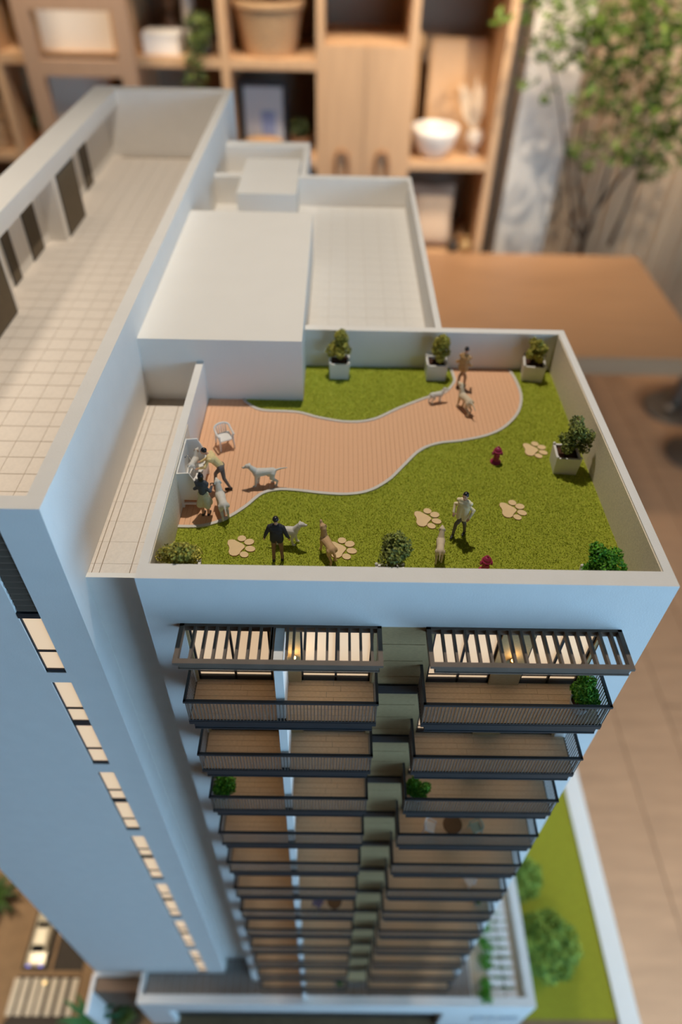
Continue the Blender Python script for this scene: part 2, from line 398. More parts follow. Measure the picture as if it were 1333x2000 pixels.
# balconies
def balcony(x0, x1, zd, i, left):
    YB = -.0300
    s = MB().box(x0,x1,YB,0,zd-.0042,zd-.0006).box(x0+.0030,x1-.0024,YB+.0004,0,zd-.0095,zd-.0042).box(x0+.0030,x1-.0024,YB,0,zd-.0104,zd-.0090)
    o = s.build('balcony', DARK, bt)
    rows = 7; segs = [(x0+.001,.0806),(.0862,x1-.001)] if left else [(x0+.001,x1-.001)]
    alld = MB()
    for r in range(rows):
        y0 = YB+.0008+(.0318)*r/rows; y1 = YB+.0008+(.0318)*(r+1)/rows
        for si, (a, b) in enumerate(segs):
            n = 2 if left else 3
            cuts = [a]+[a+(b-a)*min(max((k_+0.5*((r*2+si+i) % 3)/3-.1)/n, .08), .95) for k_ in range(1, n)]+[b]
            for c, d in zip(cuts[:-1], cuts[1:]):
                if i < 4: bx('board', DECK, o, c+.00008, d-.00008, y0+.00012, y1-.00012, zd-.0008, zd)
                else: alld.box(c+.00008, d-.00008, y0+.00012, y1-.00012, zd-.0008, zd)
    if i >= 4: tag(alld.build('boards', DECK, o), kind='stuff')
    zr = zd+.0240
    rl = MB().box(x0-.0006,x1+.0004,YB-.0004,YB+.0016,zr-.0012,zr+.0008).box(x0-.0006,x0+.0012,YB,0,zr-.0012,zr+.0008).box(x1-.0014,x1+.0004,YB,0,zr-.0012,zr+.0008)
    rl.box(x0,x1,YB+.0002,YB+.0010,zd-.0004,zd+.0008)
    rl.build('handrail', DARK, o)
    bal = MB(); n = int((x1-x0)/.00225)
    for k_ in range(n+1):
        x = x0+.0006+(x1-x0-.0012)*k_/n
        bal.box(x-.00026,x+.00026,YB+.0003,YB+.0008,zd,zr-.0010)
    for k_ in range(1, 13):
        y = YB+.0300*k_/13
        for x in (x0+.0003, x1-.0005): bal.box(x-.00026,x+.00026,y-.00026,y+.00026,zd-.0006,zr-.0010)
    tag(bal.build('balusters', DARKWOOD, o), kind='stuff')
    g = MB().box(x0+.0010,x1-.0010,YB+.0010,YB+.0013,zd,zr-.0010)
    g.build('glass_panel', GLASS, o)
    for x in (x0+.0008, x1-.0012): bx('glass_panel', GLASS, o, x, x+.0003, YB+.0014, -.0002, zd, zr-.001)
    return o
for i in range(NB):
    zd = -.1100-FLH*i
    balcony(.0218, .1462, zd, i, True); balcony(.1762, .2972, zd, i, False)

# ================================================================== REAR ROOFS
rt = thing('rear_tower', 'white scale-model rear roofs with plain lift-core box behind the garden', 'building model', (0.08, 0.5, BASE))
bx('core_box', WHITE2, rt, XL1, .0877, .234, .5055, BASE, .0203)
bx('wall', WHITE, rt, .0877, .2101, D, .689, BASE, -.0352)
bx('wall', WHITE, rt, XL1, .0877, .5055, .689, BASE, -.0352)
bx('parapet', WHITE, rt, .2045, .2101, D, .689, -.0352, 0)
bx('parapet', WHITE, rt, .0735, .2045, .6755, .689, -.0352, 0)
bx('parapet', WHITE, rt, XL1, .0735, .6755, .689, -.0352, 0)
bx('wall', WHITE, rt, XL1, .0735, .689, .825, BASE, -.0352)
bx('parapet', WHITE, rt, .0655, .0735, .689, .825, -.0352, 0)
bx('parapet', WHITE, rt, XL1, .0655, .800, .825, -.0352, 0)
bx('vent_box', WHITE2, rt, -.0085, .0640, .603, .733, -.0352, .0050)
rr = bx('roof_bed', GROUT, rt, .0877, .2045, D, .6755, -.0352, -.0346)
tp = None
for i in range(6):
    for j in range(19):
        x = .0877+.0194*i+.0097; y = D+.0198*j+.0099
        if y > .6755: continue
        if tp is None: tp = MB().box(-.0096,.0096,-.0098,.0098,0,.0006).build('tile', REARTILE, rr, (0,0,0)); tp.location = np.array((x,y,-.0346))-ORG[rr.name]
        else: inst(tp, rr, (x,y,-.0346))
bx('roof_bed', REARTILE, rt, XL1, .0735, .5055, .6755, -.0352, -.0346)
# ================================================================== ROOF GARDEN
PZ = ZF
UP = [(476,783),(497,797),(520,803),(580,806),(625,817),(680,825),(730,820),(780,798),(830,779),(868,768),(887,748),(886,735),(880,719)]
LOW = [(992,719),(1008,745),(1018,775),(1012,806),(988,833),(955,850),(905,861),(855,867),(820,881),(790,909),(760,938),(722,959),(680,966),(630,964),(585,959),(545,957),(512,965),(480,990),(450,1009),(420,1022),(385,1029),(340,1029)]
up = [onZ(p, PZ)[:2] for p in UP]; low = [onZ(p, PZ)[:2] for p in LOW]
up = catmull(up, 6); low = catmull(low, 6)
up[0] = np.array((up[0][0], .2338)); up[-1] = np.array((up[-1][0], YI1-.0002)); low[0] = np.array((low[0][0], YI1-.0002)); low[-1] = np.array((XI0+.0006, low[-1][1]))
POLY = np.array([(XI0+.0006, .2338)]+up+low)
def inside(pts, poly):
    x, y = pts[:,0], pts[:,1]; c = np.zeros(len(pts), bool); n = len(poly); j = n-1
    for i in range(n):
        xi, yi = poly[i]; xj, yj = poly[j]
        hit = ((yi > y) != (yj > y)) & (x < (xj-xi)*(y-yi)/((yj-yi) if abs(yj-yi) > 1e-12 else 1e-12)+xi)
        c ^= hit; j = i
    return c
bw = thing('boardwalk', 'winding terracotta board path with pale edging across the roof lawn', 'path', (.12,.16,PZ))
pitch = .00375
def strip_spans(poly, x):
    ys = []
    n = len(poly)
    for i in range(n):
        (xa,ya),(xb,yb) = poly[i], poly[(i+1)%n]
        if (xa <= x) != (xb <= x): ys.append(ya+(yb-ya)*(x-xa)/(xb-xa))
    ys.sort(); return list(zip(ys[0::2], ys[1::2]))
x = XI0+.0006
while x < POLY[:,0].max():
    # each board is cut to the path outline: sample its spans at several x
    a, b = x+.00008, x+pitch-.00008
    sub = np.linspace(a, b, 4); sp = [strip_spans(POLY, q) for q in sub]
    m = MB()
    if len({len(s_) for s_ in sp}) == 1 and sp[0]:
        for k_ in range(len(sp[0])):
            pl = [(sub[i], sp[i][k_][0]) for i in range(4)]+[(sub[i], sp[i][k_][1]) for i in range(3,-1,-1)]
            m.prism(pl, PZ-.0012, PZ+.0003)
    else:
        for i in range(3):
            q = (sub[i]+sub[i+1])/2
            for y0, y1 in strip_spans(POLY, q):
                m.box(sub[i],sub[i+1],y0,y1,PZ-.0012,PZ+.0003)
    if m.v: m.build('board', PATHW, bw)
    x += pitch
def ribbon(pts, w, z0, z1):
    m = MB(); P = [np.array(p) for p in pts]; L_ = []; R_ = []
    for i, p in enumerate(P):
        d = P[min(i+1,len(P)-1)]-P[max(i-1,0)]; d = d/np.linalg.norm(d); nn = np.array((-d[1], d[0]))
        L_.append(p+nn*w/2); R_.append(p-nn*w/2)
    n = len(P); vs = []
    for i in range(n): vs += [(*L_[i],z0),(*L_[i],z1),(*R_[i],z1),(*R_[i],z0)]
    fs = []
    for i in range(n-1):
        for k_ in range(4): fs.append((i*4+k_, i*4+(k_+1)%4, (i+1)*4+(k_+1)%4, (i+1)*4+k_))
    fs += [(0,3,2,1), (4*n-4,4*n-3,4*n-2,4*n-1)]
    return m.add(vs, fs)
ribbon(up, .0024, PZ-.0012, PZ+.0011).build('edging', KERB, bw)
ribbon(low, .0024, PZ-.0012, PZ+.0011).build('edging', KERB, bw)
# turf: backing sheets and single blades, one object
turf = MB()
uppoly = np.array(list(up)+[(.0877,YI1),(.0877,.234)]) 
# upper lawn (between core box, rear wall and path), lower lawn
UPL = [tuple(p) for p in up]+[(.0880,YI1-.0002),(.0880,.2338)]
LOWL = [tuple(p) for p in low]+[(XI0+.0006,YI0),(XI1-.0006,YI0),(XI1-.0006,YI1-.0002)]
from mathutils.geometry import tessellate_polygon
for pl in (UPL, LOWL):
    tri = tessellate_polygon([[Vector((p[0],p[1],0)) for p in pl]])
    vs = [(p[0],p[1],PZ) for p in pl]
    fs = []
    for t in tri:
        a, b, c = (Vector(vs[i]) for i in t)
        fs.append(tuple(t) if (b-a).cross(c-a).z > 0 else tuple(t)[::-1])
    turf.add(vs, fs, 0)
PAWS = []
pad = [(715,1240),(722,1220),(745,1211),(785,1214),(812,1230),(860,1252),(884,1270),(886,1288),(868,1306),(846,1328),(830,1356),(800,1373),(765,1374),(738,1362),(724,1335),(733,1300),(728,1275),(716,1258)]
toes = [(858,1200,43,29,-4),(931,1235,50,30,-8),(941,1304,51,29,3),(880,1361,44,29,4)]
z1 = lambda p: (300+p[0]/5.127, 820+p[1]/5.127)
ppad = [onZ(z1(p), PZ)[:2] for p in pad]
ptoe = [[onZ(z1((cx+rx*math.cos(t)*math.cos(math.radians(a))-ry*math.sin(t)*math.sin(math.radians(a)), cy+rx*math.cos(t)*math.sin(math.radians(a))+ry*math.sin(t)*math.cos(math.radians(a)))), PZ)[:2] for t in np.linspace(0,2*math.pi,16,endpoint=False)] for cx,cy,rx,ry,a in toes]
pc = np.mean(ppad, axis=0)
PAWP = [((459,1070),0,'cream paw print inlay in the turf beside the dark-jacketed man'),
        ((657,1074),0,'cream paw print inlay half covered by the tan dog looking up'),
        ((824,1014),-6,'cream paw print inlay in the turf between the man and dog in cream'),
        ((991,997),-8,'cream paw print inlay on open turf between the cream coat and the corner planter'),
        ((1035,879),-12,'cream paw print inlay in the turf between a hydrant and the planter by the wall')]
pads_world = []
for (px, ang, lab) in PAWP:
    c = onZ(px, PZ)[:2]; ca, sa = math.cos(math.radians(ang)), math.sin(math.radians(ang))
    tr = lambda p: (c[0]+ca*(p[0]-pc[0])-sa*(p[1]-pc[1]), c[1]+sa*(p[0]-pc[0])+ca*(p[1]-pc[1]))
    t = thing('paw_print', lab, 'paw print', (c[0],c[1],PZ), 'paw print inlays in the roof lawn')
    for nm, pl in [('pad',ppad)]+[('toe',q) for q in ptoe]:
        P2 = [tr(p) for p in pl]; cc = np.mean(P2, axis=0)
        m = MB().prism([tuple(cc+(np.array(p)-cc)*1.03) for p in P2], PZ-.0004, PZ+.0006, 1).prism(P2, PZ, PZ+.0008, 0)
        m.build(nm, [PAW, PAWE], t); pads_world.append(np.array([tuple(cc+(np.array(p)-cc)*1.12) for p in P2]))
n = 150000
pts = np.column_stack((RNG.uniform(XI0+.001, XI1-.001, n), RNG.uniform(YI0+.0005, YI1-.0006, n)))
ok = inside(pts, np.array(UPL)) | inside(pts, np.array(LOWL))
for pw in pads_world: ok &= ~inside(pts, pw)
pts = pts[ok]; n = len(pts)
ang = RNG.uniform(0, 2*math.pi, n); h = RNG.uniform(.0006,.0016,n); w = .00032
lean = RNG.normal(size=(n,2))*.0006
base = np.column_stack((pts, np.full(n, PZ-.0001)))
dx = np.column_stack((np.cos(ang)*w, np.sin(ang)*w, np.zeros(n)))
tip = base+np.column_stack((lean, h))
V = np.empty((n*3,3)); V[0::3] = base-dx; V[1::3] = base+dx; V[2::3] = tip
me = bpy.data.meshes.new('artificial_turf')
bv = np.array(turf.v); nb = len(bv)
o0 = np.array((.16,.15,PZ))
me.from_pydata((np.vstack((bv,V))-o0).tolist(), [], turf.f+[(nb+3*i,nb+3*i+1,nb+3*i+2) for i in range(n)])
me.materials.append(TURF); me.materials.append(BLADE)
me.polygons.foreach_set('material_index', [0]*len(turf.f)+[1]*n)
to = bpy.data.objects.new('artificial_turf', me); link(to, None, o0)
tag(to, 'short green artificial turf covering the roof garden', 'grass', kind='stuff')

# ---------------------------------------------------------------- planters
def bush(mb, c, rx, rz, n, size, seed):
    r_ = np.random.default_rng(seed); cs = []
    for _ in range(11):
        d = r_.normal(size=3); d /= np.linalg.norm(d); d[2] = r_.uniform(-.55, .85); k_ = 1-.45*max(d[2], 0)
        q = r_.uniform(.30, .46)
        cs.append((c[0]+d[0]*rx*.72*k_, c[1]+d[1]*rx*.72*k_, c[2]+d[2]*rz*.95, rx*q, rx*q, rz*q))
    cs.append((c[0], c[1], c[2], rx*.55, rx*.55, rz*.75))
    return leaves(mb, cs, n, size, r_)
def planter(cx, cy, rot, label, fx, fz, leaf, seed, w=.0185, hgt=.0158, dx=0, gold=False, base=0.0):
    t = thing('planter', label, 'planter', (cx,cy,PZ), 'box planters round the roof garden')
    a = w/2; m = MB()
    th = .0018; a0 = a*.92
    for sgn in (0,1,2,3):
        ca, sa = math.cos(rot+sgn*math.pi/2), math.sin(rot+sgn*math.pi/2)
        vs = [(-a0,-a0,0),(a0,-a0,0),(a,-a,hgt),(-a,-a,hgt),(-a0+th,-a0+th,0),(a0-th,-a0+th,0),(a-th,-a+th,hgt),(-a+th,-a+th,hgt)]
        m.add([(cx+ca*x_-sa*y_, cy+sa*x_+ca*y_, PZ+z_) for x_,y_,z_ in vs], [(0,1,2,3),(5,4,7,6),(3,2,6,7),(1,5,6,2),(4,0,3,7),(0,4,5,1)])
    m.build('box', PLANTER, t)
    kn = MB()
    for sx_ in (-1,1):
        for sy_ in (-1,1):
            x_, y_ = sx_*(a-.0008), sy_*(a-.0008); ca, sa = math.cos(rot), math.sin(rot)
            kn = MB().lathe([(.0002,0),(.0010,.0004),(.0012,.0011),(.0008,.0018),(.0001,.0020)], (cx+ca*x_-sa*y_, cy+sa*x_+ca*y_, PZ+hgt-.0002), 8)
            kn.build('knob', PLANTER, t, smooth=True)
    ca, sa = math.cos(rot), math.sin(rot); q = a-th
    MB().prism([(cx+ca*x_-sa*y_, cy+sa*x_+ca*y_) for x_,y_ in ((-q,-q),(q,-q),(q,q),(-q,q))], PZ+.004, PZ+hgt-.0022).build('soil', SOIL, t)
    zc = PZ+hgt+fz*.95
    s_ = MB().tube([(cx,cy,PZ+hgt-.003),(cx+.0006+dx*.3,cy,PZ+hgt+.004),(cx+dx,cy,zc)], [.0011,.0009,.0005], 6)
    s_.tube([(cx+.0004,cy,PZ+hgt+.001),(cx-.003,cy+.001,zc)], [.0007,.0004], 5).tube([(cx+.0004,cy,PZ+hgt+.001),(cx+.0035,cy-.001,zc)], [.0007,.0004], 5)
    s_.build('stem', BARK, t)
    f = bush(MB(), (cx+dx,cy,zc), fx, fz, 3400, .00115, seed)
    tag(f.build('foliage', leaf, t), kind='stuff')
    return t
planter(.1186,.2762,0.02,'white box planter with olive shrub beside the lift-core wall',.0108,.0135,LEAFO,1)
planter(.2060,.2765,0.0,'white box planter with olive shrub beside the path mouth',.0108,.0135,LEAFO,2)
planter(.2945,.2780,-0.15,'white box planter with olive shrub in the far garden corner',.0108,.0130,LEAFO,3,w=.0195)
planter(.2943,.1505,-0.06,'white box planter with dark shrub halfway along the speckled wall',.0130,.0145,LEAFD,4,w=.0190,dx=.0025)
planter(.0225,.0245,0.05,'white box planter with round shrub inside the corner by the corridor wall',.0155,.0140,LEAFO,5)
planter(.1520,.0235,0.0,'white box planter with dark round shrub inside the front parapet',.0155,.0145,LEAFD,6)
planter(.2845,.0250,0.0,'white box planter with bright green shrub in the front corner',.0145,.0135,LEAFG,7)

# ---------------------------------------------------------------- fire hydrants
def hydrant(px, label):
    c = onZ(px, PZ); c = (c[0],c[1],PZ+.0003)
    t = thing('fire_hydrant', label, 'hydrant', c, 'toy hydrants on the turf')
    MB().lathe([(.0042,0),(.0043,.0008),(.0034,.0014),(.0026,.0018),(.0024,.0030),(.0023,.0100),(.0026,.0104)], c, 18).build('barrel', HYD, t, smooth=False)
    MB().lathe([(.0034,.0102),(.0035,.0113),(.0028,.0118),(.0025,.0132),(.0016,.0143),(.0007,.0147),(.0006,.0158),(.0002,.0160)], c, 18).build('bonnet', HYD, t)
    for a in (0, math.pi, -math.pi/2):
        d = np.array((math.cos(a), math.sin(a), 0)); p = np.array(c)+np.array((0,0,.0086))
        MB().tube([p+d*.0018, p+d*.0034], .0011, 10).tube([p+d*.0034, p+d*.0040], .0015, 10).build('nozzle', HYD, t)
hydrant((968,903), 'magenta toy fire hydrant on open turf beside a paw print')
hydrant((946,1117), 'magenta toy fire hydrant standing against the front parapet')

# ---------------------------------------------------------------- white arm chair
PLAST = mat('white_plastic', (236,232,226), 0.4, 0.02, 50)
def armchair(c, rot, s, label, material=None, group=None, name='armchair'):
    material = material or PLAST
    t = thing(name, label, 'chair', c, group)
    ca, sa = math.cos(rot), math.sin(rot)
    T = lambda p: (c[0]+s*(ca*p[0]-sa*p[1]), c[1]+s*(sa*p[0]+ca*p[1]), c[2]+s*p[2])
    def bxr(name, x0,x1,y0,y1,z0,z1, par=t):
        m = MB().box(x0,x1,y0,y1,z0,z1); m.v = [T(p) for p in m.v]; return m.build(name, material, par)
    bxr('seat', -.25,.25,-.25,.24,.40,.44)
    for x_, y_ in ((-.24,-.22),(.24,-.22)):
        MB().tube([T((x_*1.08,y_*1.08,0)),T((x_,y_,.42)),T((x_,y_,.62))], s*.032, 8).build('leg', material, t, smooth=True)
    for x_ in (-.23,.23):
        MB().tube([T((x_*1.1,.28,0)),T((x_,.23,.42))], s*.032, 8).build('leg', material, t, smooth=True)
    pts = [(-.27,-.26,.62),(-.28,0,.64),(-.26,.20,.74),(-.16,.27,.80),(0,.29,.82),(.16,.27,.80),(.26,.20,.74),(.28,0,.64),(.27,-.26,.62)]
    MB().tube([T(p) for p in catmull(pts, 4)], s*.035, 8).build('arm_and_back_rail', material, t, smooth=True)
    for x_ in (-.16,-.08,0,.08,.16):
        MB().tube([T((x_*.95,.225,.43)),T((x_*1.05,.27,.80))], s*.020, 6).build('back_slat', material, t, smooth=True)
    return t
armchair((.0285,.1690,PZ+.0003), math.radians(28), .0225, 'white plastic slat-back armchair on the boards behind the bending man')

# ---------------------------------------------------------------- dog wash tub
tb = thing('dog_wash_tub', 'white raised dog wash tub against the corridor wall', 'tub', (.013,.118,PZ))
Y0, Y1 = .0978, .1370
prof = [(.0062,-.0047),(.0150,-.0040),(.0206,-.0178),(.0206,-.0292),(.0062,-.0292)]
for y in (Y0, Y1-.0010):
    MB().prism(prof, y, y+.0010, axis='y').build('end_panel', PLAST, tb)
bx('back_panel', PLAST, tb, .0062, .0072, Y0+.001, Y1-.001, -.0292, -.0047)
bx('front_panel', PLAST, tb, .0196, .0206, Y0+.001, Y1-.001, -.0292, -.0180)
bx('basin', PLAST, tb, .0072, .0196, Y0+.001, Y1-.001, -.0292, -.0240)
for x_ in (.0072,.0196):
    for y_ in (Y0+.001,Y1-.001): bx('leg', PLAST, tb, x_-.0010, x_+.0010, y_-.0010, y_+.0010, PZ, -.0290)
bx('stretcher', PLAST, tb, .0072, .0196, Y0+.0002, Y0+.0016, -.0340, -.0325)
MB().tube([(.0078,.122,-.010),(.0096,.122,-.008),(.0112,.122,-.010),(.0112,.122,-.0125)], .0006, 8).build('tap', mat('chrome',(200,200,200),.2,metallic=1), tb, smooth=True)
# ================================================================== FIGURES
def capsule(mb, a, ra, b, rb, n=12):
    a = np.array(a, float); b = np.array(b, float); d = b-a; L_ = np.linalg.norm(d)
    if L_ < 1e-6: d = np.array((0,0,1.)); L_ = 1e-6
    d = d/L_; u = np.cross(d, (0.3,0.9,0.2)); u /= np.linalg.norm(u); v = np.cross(d, u)
    rings = [(a-d*ra*math.cos(t), ra*math.sin(t)) for t in (0.25,0.7,1.15,math.pi/2)]
    rings += [(b+d*rb*math.sin(t), rb*math.cos(t)) for t in (0,.42,.87,1.32)]
    vs = [c+r*(math.cos(2*math.pi*k/n)*u+math.sin(2*math.pi*k/n)*v) for c, r in rings for k in range(n)]
    fs = [(i*n+k, i*n+(k+1)%n, (i+1)*n+(k+1)%n, (i+1)*n+k) for i in range(len(rings)-1) for k in range(n)]
    fs += [tuple(range(n))[::-1], tuple(range((len(rings)-1)*n, len(rings)*n))]
    mb.add(vs, fs)
def ellipsoid(mb, c, r):
    n, m = 14, 9; vs = []; fs = []
    for i in range(m):
        t = math.pi*(i+.5)/m
        vs += [(c[0]+r[0]*math.sin(t)*math.cos(2*math.pi*k/n), c[1]+r[1]*math.sin(t)*math.sin(2*math.pi*k/n), c[2]-r[2]*math.cos(t)) for k in range(n)]
    fs = [(i*n+k, i*n+(k+1)%n, (i+1)*n+(k+1)%n, (i+1)*n+k) for i in range(m-1) for k in range(n)]
    fs += [tuple(range(n))[::-1], tuple(range((m-1)*n, m*n))]
    mb.add(vs, fs)
def fused(name, prims, mats, voxel, smooth=2):
    """union of capsules and ellipsoids as one continuous skin; each face takes the material of the nearest form"""
    mb = MB()
    for p in prims:
        if p[0] == 'c': capsule(mb, *p[1:5])
        else: ellipsoid(mb, p[1], p[2])
    me = bpy.data.meshes.new('tmp'); me.from_pydata(mb.v, [], mb.f); me.update()
    bm_ = bmesh.new(); bm_.from_mesh(me); bmesh.ops.recalc_face_normals(bm_, faces=bm_.faces); bm_.to_mesh(me); bm_.free()
    ob = bpy.data.objects.new('tmp', me); COL.objects.link(ob)
    md = ob.modifiers.new('r', 'REMESH'); md.mode = 'VOXEL'; md.voxel_size = voxel
    dg = bpy.context.evaluated_depsgraph_get(); out = bpy.data.meshes.new_from_object(ob.evaluated_get(dg))
    bpy.data.objects.remove(ob); bpy.data.meshes.remove(me)
    bm_ = bmesh.new(); bm_.from_mesh(out)
    for _ in range(smooth): bmesh.ops.smooth_vert(bm_, verts=bm_.verts, factor=.5, use_axis_x=True, use_axis_y=True, use_axis_z=True)
    bm_.to_mesh(out); bm_.free()
    for m in mats: out.materials.append(m)
    nf = len(out.polygons); cc = np.empty(nf*3); out.polygons.foreach_get('center', cc); cc = cc.reshape(-1,3)
    best = np.full(nf, 1e9); mi = np.zeros(nf, int)
    for p in prims:
        if p[0] == 'c':
            a, ra, b, rb, k = np.array(p[1],float), p[2], np.array(p[3],float), p[4], p[5]
            d = b-a; t = np.clip(((cc-a)@d)/max(d@d,1e-9), 0, 1)
            dist = np.linalg.norm(cc-a-t[:,None]*d, axis=1)-(ra+(rb-ra)*t)
        else:
            c, r, k = np.array(p[1]), np.array(p[2]), p[3]
            dist = (np.linalg.norm((cc-c)/r, axis=1)-1)*min(r)
        s_ = dist < best; best[s_] = dist[s_]; mi[s_] = k
    out.polygons.foreach_set('material_index', mi.tolist()); out.polygons.foreach_set('use_smooth', [True]*nf)
    out.name = name; return out
SKIN = mat('figure_skin', (206,156,126), 0.6, 0.05, 30)
HAIRK = mat('figure_black_hair', (34,32,34), 0.35, 0.1, 30)
def cloth(n, c): return mat(n, c, 0.75, 0.12, 8)
SHOE = mat('figure_shoe', (40,36,36), 0.5, 0.1, 10)
def hand(pr, w, d, side, k=0):
    """palm and five fingers from wrist w, pointing along d"""
    w = np.array(w,float); d = np.array(d,float); d /= np.linalg.norm(d)
    s_ = np.cross(d, (0,0,1.0)) if abs(d[2]) < .95 else np.array((0,1.0,0)); s_ /= np.linalg.norm(s_)
    up_ = np.cross(s_, d)
    pr.append(('c', w, .030, w+d*.075, .034, k))
    for i, ln in enumerate((.062,.075,.070,.052)):
        b = w+d*.088+s_*(i-1.5)*.021
        m_ = b+d*ln*.55-up_*.006; e = m_+d*ln*.45*.8-up_*.018
        pr.append(('c', b, .0125, m_, .012, k)); pr.append(('c', m_, .012, e, .0105, k))
    t0 = w+d*.030-s_*.030; pr.append(('c', t0, .014, t0+d*.045-s_*.035, .012, k))
def human(feet, knees, hips, chest, neck, head, elbows, wrists, hand_dir, coat=None, skirt=None, hair='short', facing=(0,-1,0), female=False):
    """0 skin 1 hair 2 top 3 trousers 4 shoes 5 skirt"""
    A = lambda p: np.array(p, float)
    pr = []; hips, chest, neck, head = map(A, (hips, chest, neck, head)); fd = A(facing); fd /= np.linalg.norm(fd)
    up_ = A((0,0,1)); sd = np.cross(fd, up_); sd /= np.linalg.norm(sd)
    spine = chest-hips; spine /= np.linalg.norm(spine)
    sw = .155 if female else .185
    leg = 0 if skirt else 3
    for i, sgn in enumerate((-1,1)):
        h = hips+sd*sgn*.085-A((0,0,.02)); kn = A(knees[i]); ft = A(feet[i])
        pr += [('c', h, .088, kn, .060, leg), ('c', kn, .060, ft+A((0,0,.09)), .042, leg)]
        pr += [('c', ft+A((0,0,.055))-fd*.03, .048, ft+A((0,0,.040))+fd*.15, .036, 4), ('c', ft+A((0,0,.09)), .046, ft+A((0,0,.05)), .046, 4)]
        sh = chest+sd*sgn*sw+spine*.06; el = A(elbows[i]); wr = A(wrists[i])
        pr += [('c', sh, .070, el, .054, 2), ('c', el, .053, wr, .040, 2)]
        hand(pr, wr, hand_dir[i], sgn)
    pr += [('c', hips-sd*.06, .115, hips+sd*.06, .115, 3 if not skirt else 5), ('c', hips+spine*.05, .125, chest-spine*.08, .135, 2)]
    pr += [('c', chest-sd*.085, .120, chest+sd*.085, .120, 2), ('c', chest+spine*.10-sd*.10, .075, chest+spine*.10+sd*.10, .075, 2)]
    pr += [('c', neck-spine*.06, .052, neck+(head-neck)*.5, .050, 0)]
    if coat:
        for sgn in (-1,1): pr.append(('c', chest-spine*.12+sd*sgn*.05, .135, hips+sd*sgn*.075-A((0,0,coat)), .125, 2))
    if skirt:
        for sgn in (-1,1):
            pr.append(('c', hips, .13, A((hips[0],hips[1],skirt)), .15, 5))
            for f_ in (-1,1): pr.append(('c', hips+spine*.02, .125, A((hips[0],hips[1],skirt))+sd*sgn*.12+fd*f_*.08, .115, 5))
    pr += [('e', head, (.078,.095,.112), 0), ('c', head-A((0,0,.06))+fd*.03, .052, head-A((0,0,.085))+fd*.05, .036, 0)]
    pr += [('c', head+fd*.090+A((0,0,.01)), .012, head+fd*.106-A((0,0,.025)), .017, 0)]
    for sgn in (-1,1):
        pr += [('e', tuple(head+sd*sgn*.082), (.018,.024,.032), 0), ('e', tuple(head+fd*.086+sd*sgn*.032+A((0,0,.012))), (.013,.013,.010), 1)]
    pr += [('e', tuple(head+fd*.083-A((0,0,.058))), (.026,.012,.008), 6)]
    pr += [('e', tuple(head+A((0,0,.040))-fd*.020), (.088,.098,.088), 1)]
    if hair == 'bun': pr += [('e', tuple(head-fd*.04-A((0,0,.05))), (.085,.07,.13), 1), ('e', tuple(head-fd*.03+A((0,0,.145))), (.045,.045,.045), 1)]
    return pr
LIP = mat('figure_lip', (170,100,86), 0.6, 0.05, 30)
FS = .0231
def place_figure(name, prims, mats, loc, rot, s, voxel, label, cat, group):
    me = fused(name, prims, mats, voxel)
    o = bpy.data.objects.new(name, me); link(o, None, loc); o.scale = (s,s,s); o.rotation_euler = (0,0,rot)
    return tag(o, label, cat, group)
R_ = math.radians
GP = 'miniature people in the roof garden'
# man in the cream coat, strolling, hands at his pockets
pr = human([(-.13,-.16,0),(.12,.14,0)], [(-.11,-.12,.50),(.105,.03,.50)], (0,0,.93), (0,-.02,1.33), (0,-.03,1.52), (0,-.07,1.655),
           [(-.29,.05,1.12),(.29,.05,1.12)], [(-.25,-.12,.94),(.25,-.12,.94)], [(.35,-.5,-.8),(-.35,-.5,-.8)], coat=.16)
place_figure('person', pr, [SKIN,HAIRK,cloth('cream_cloth',(244,226,186)),cloth('grey_cloth',(116,108,104)),SHOE,SKIN,LIP], (.2035,.0745,PZ+.0008), R_(-30), FS, .013,
             'miniature man in a long cream coat and grey trousers strolling on turf', 'person', GP)
# man in the dark jacket, back to the front parapet
pr = human([(.12,.03,0),(-.12,-.02,0)], [(.11,-.02,.50),(-.11,-.05,.50)], (0,0,.93), (0,0,1.34), (0,-.01,1.53), (0,-.02,1.665),
           [(.30,.04,1.12),(-.30,.04,1.12)], [(.36,-.06,.90),(-.33,-.08,.92)], [(.1,-.2,-1),(-.1,-.2,-1)], coat=.02)
pr = [tuple(p) for p in pr]
place_figure('person', pr, [SKIN,HAIRK,cloth('charcoal_cloth',(52,50,54)),cloth('brown_cloth',(138,104,86)),SHOE,SKIN,LIP], (.0790,.0475,PZ+.0008), R_(176), FS, .013,
             'miniature man in charcoal jacket and brown trousers seen from behind', 'person', GP)
# woman with skirt
pr = human([(-.08,0,0),(.08,.04,0)], [(-.085,-.02,.47),(.085,0,.47)], (0,0,.90), (0,0,1.26), (0,-.01,1.43), (0,-.02,1.56),
           [(-.24,.02,1.06),(.24,.02,1.06)], [(-.20,-.22,1.02),(.20,-.22,1.02)], [(.2,-1,0),(-.2,-1,0)], skirt=.50, hair='bun', female=True)
place_figure('person', pr, [SKIN,HAIRK,cloth('slate_cloth',(76,76,80)),cloth('slate_cloth',(76,76,80)),SHOE,cloth('pale_skirt_cloth',(214,204,162)),LIP], (.0248,.0905,PZ+.0004), R_(168), FS, .013,
             'miniature woman with black bun, slate top and pale flared skirt by the tub', 'person', GP)
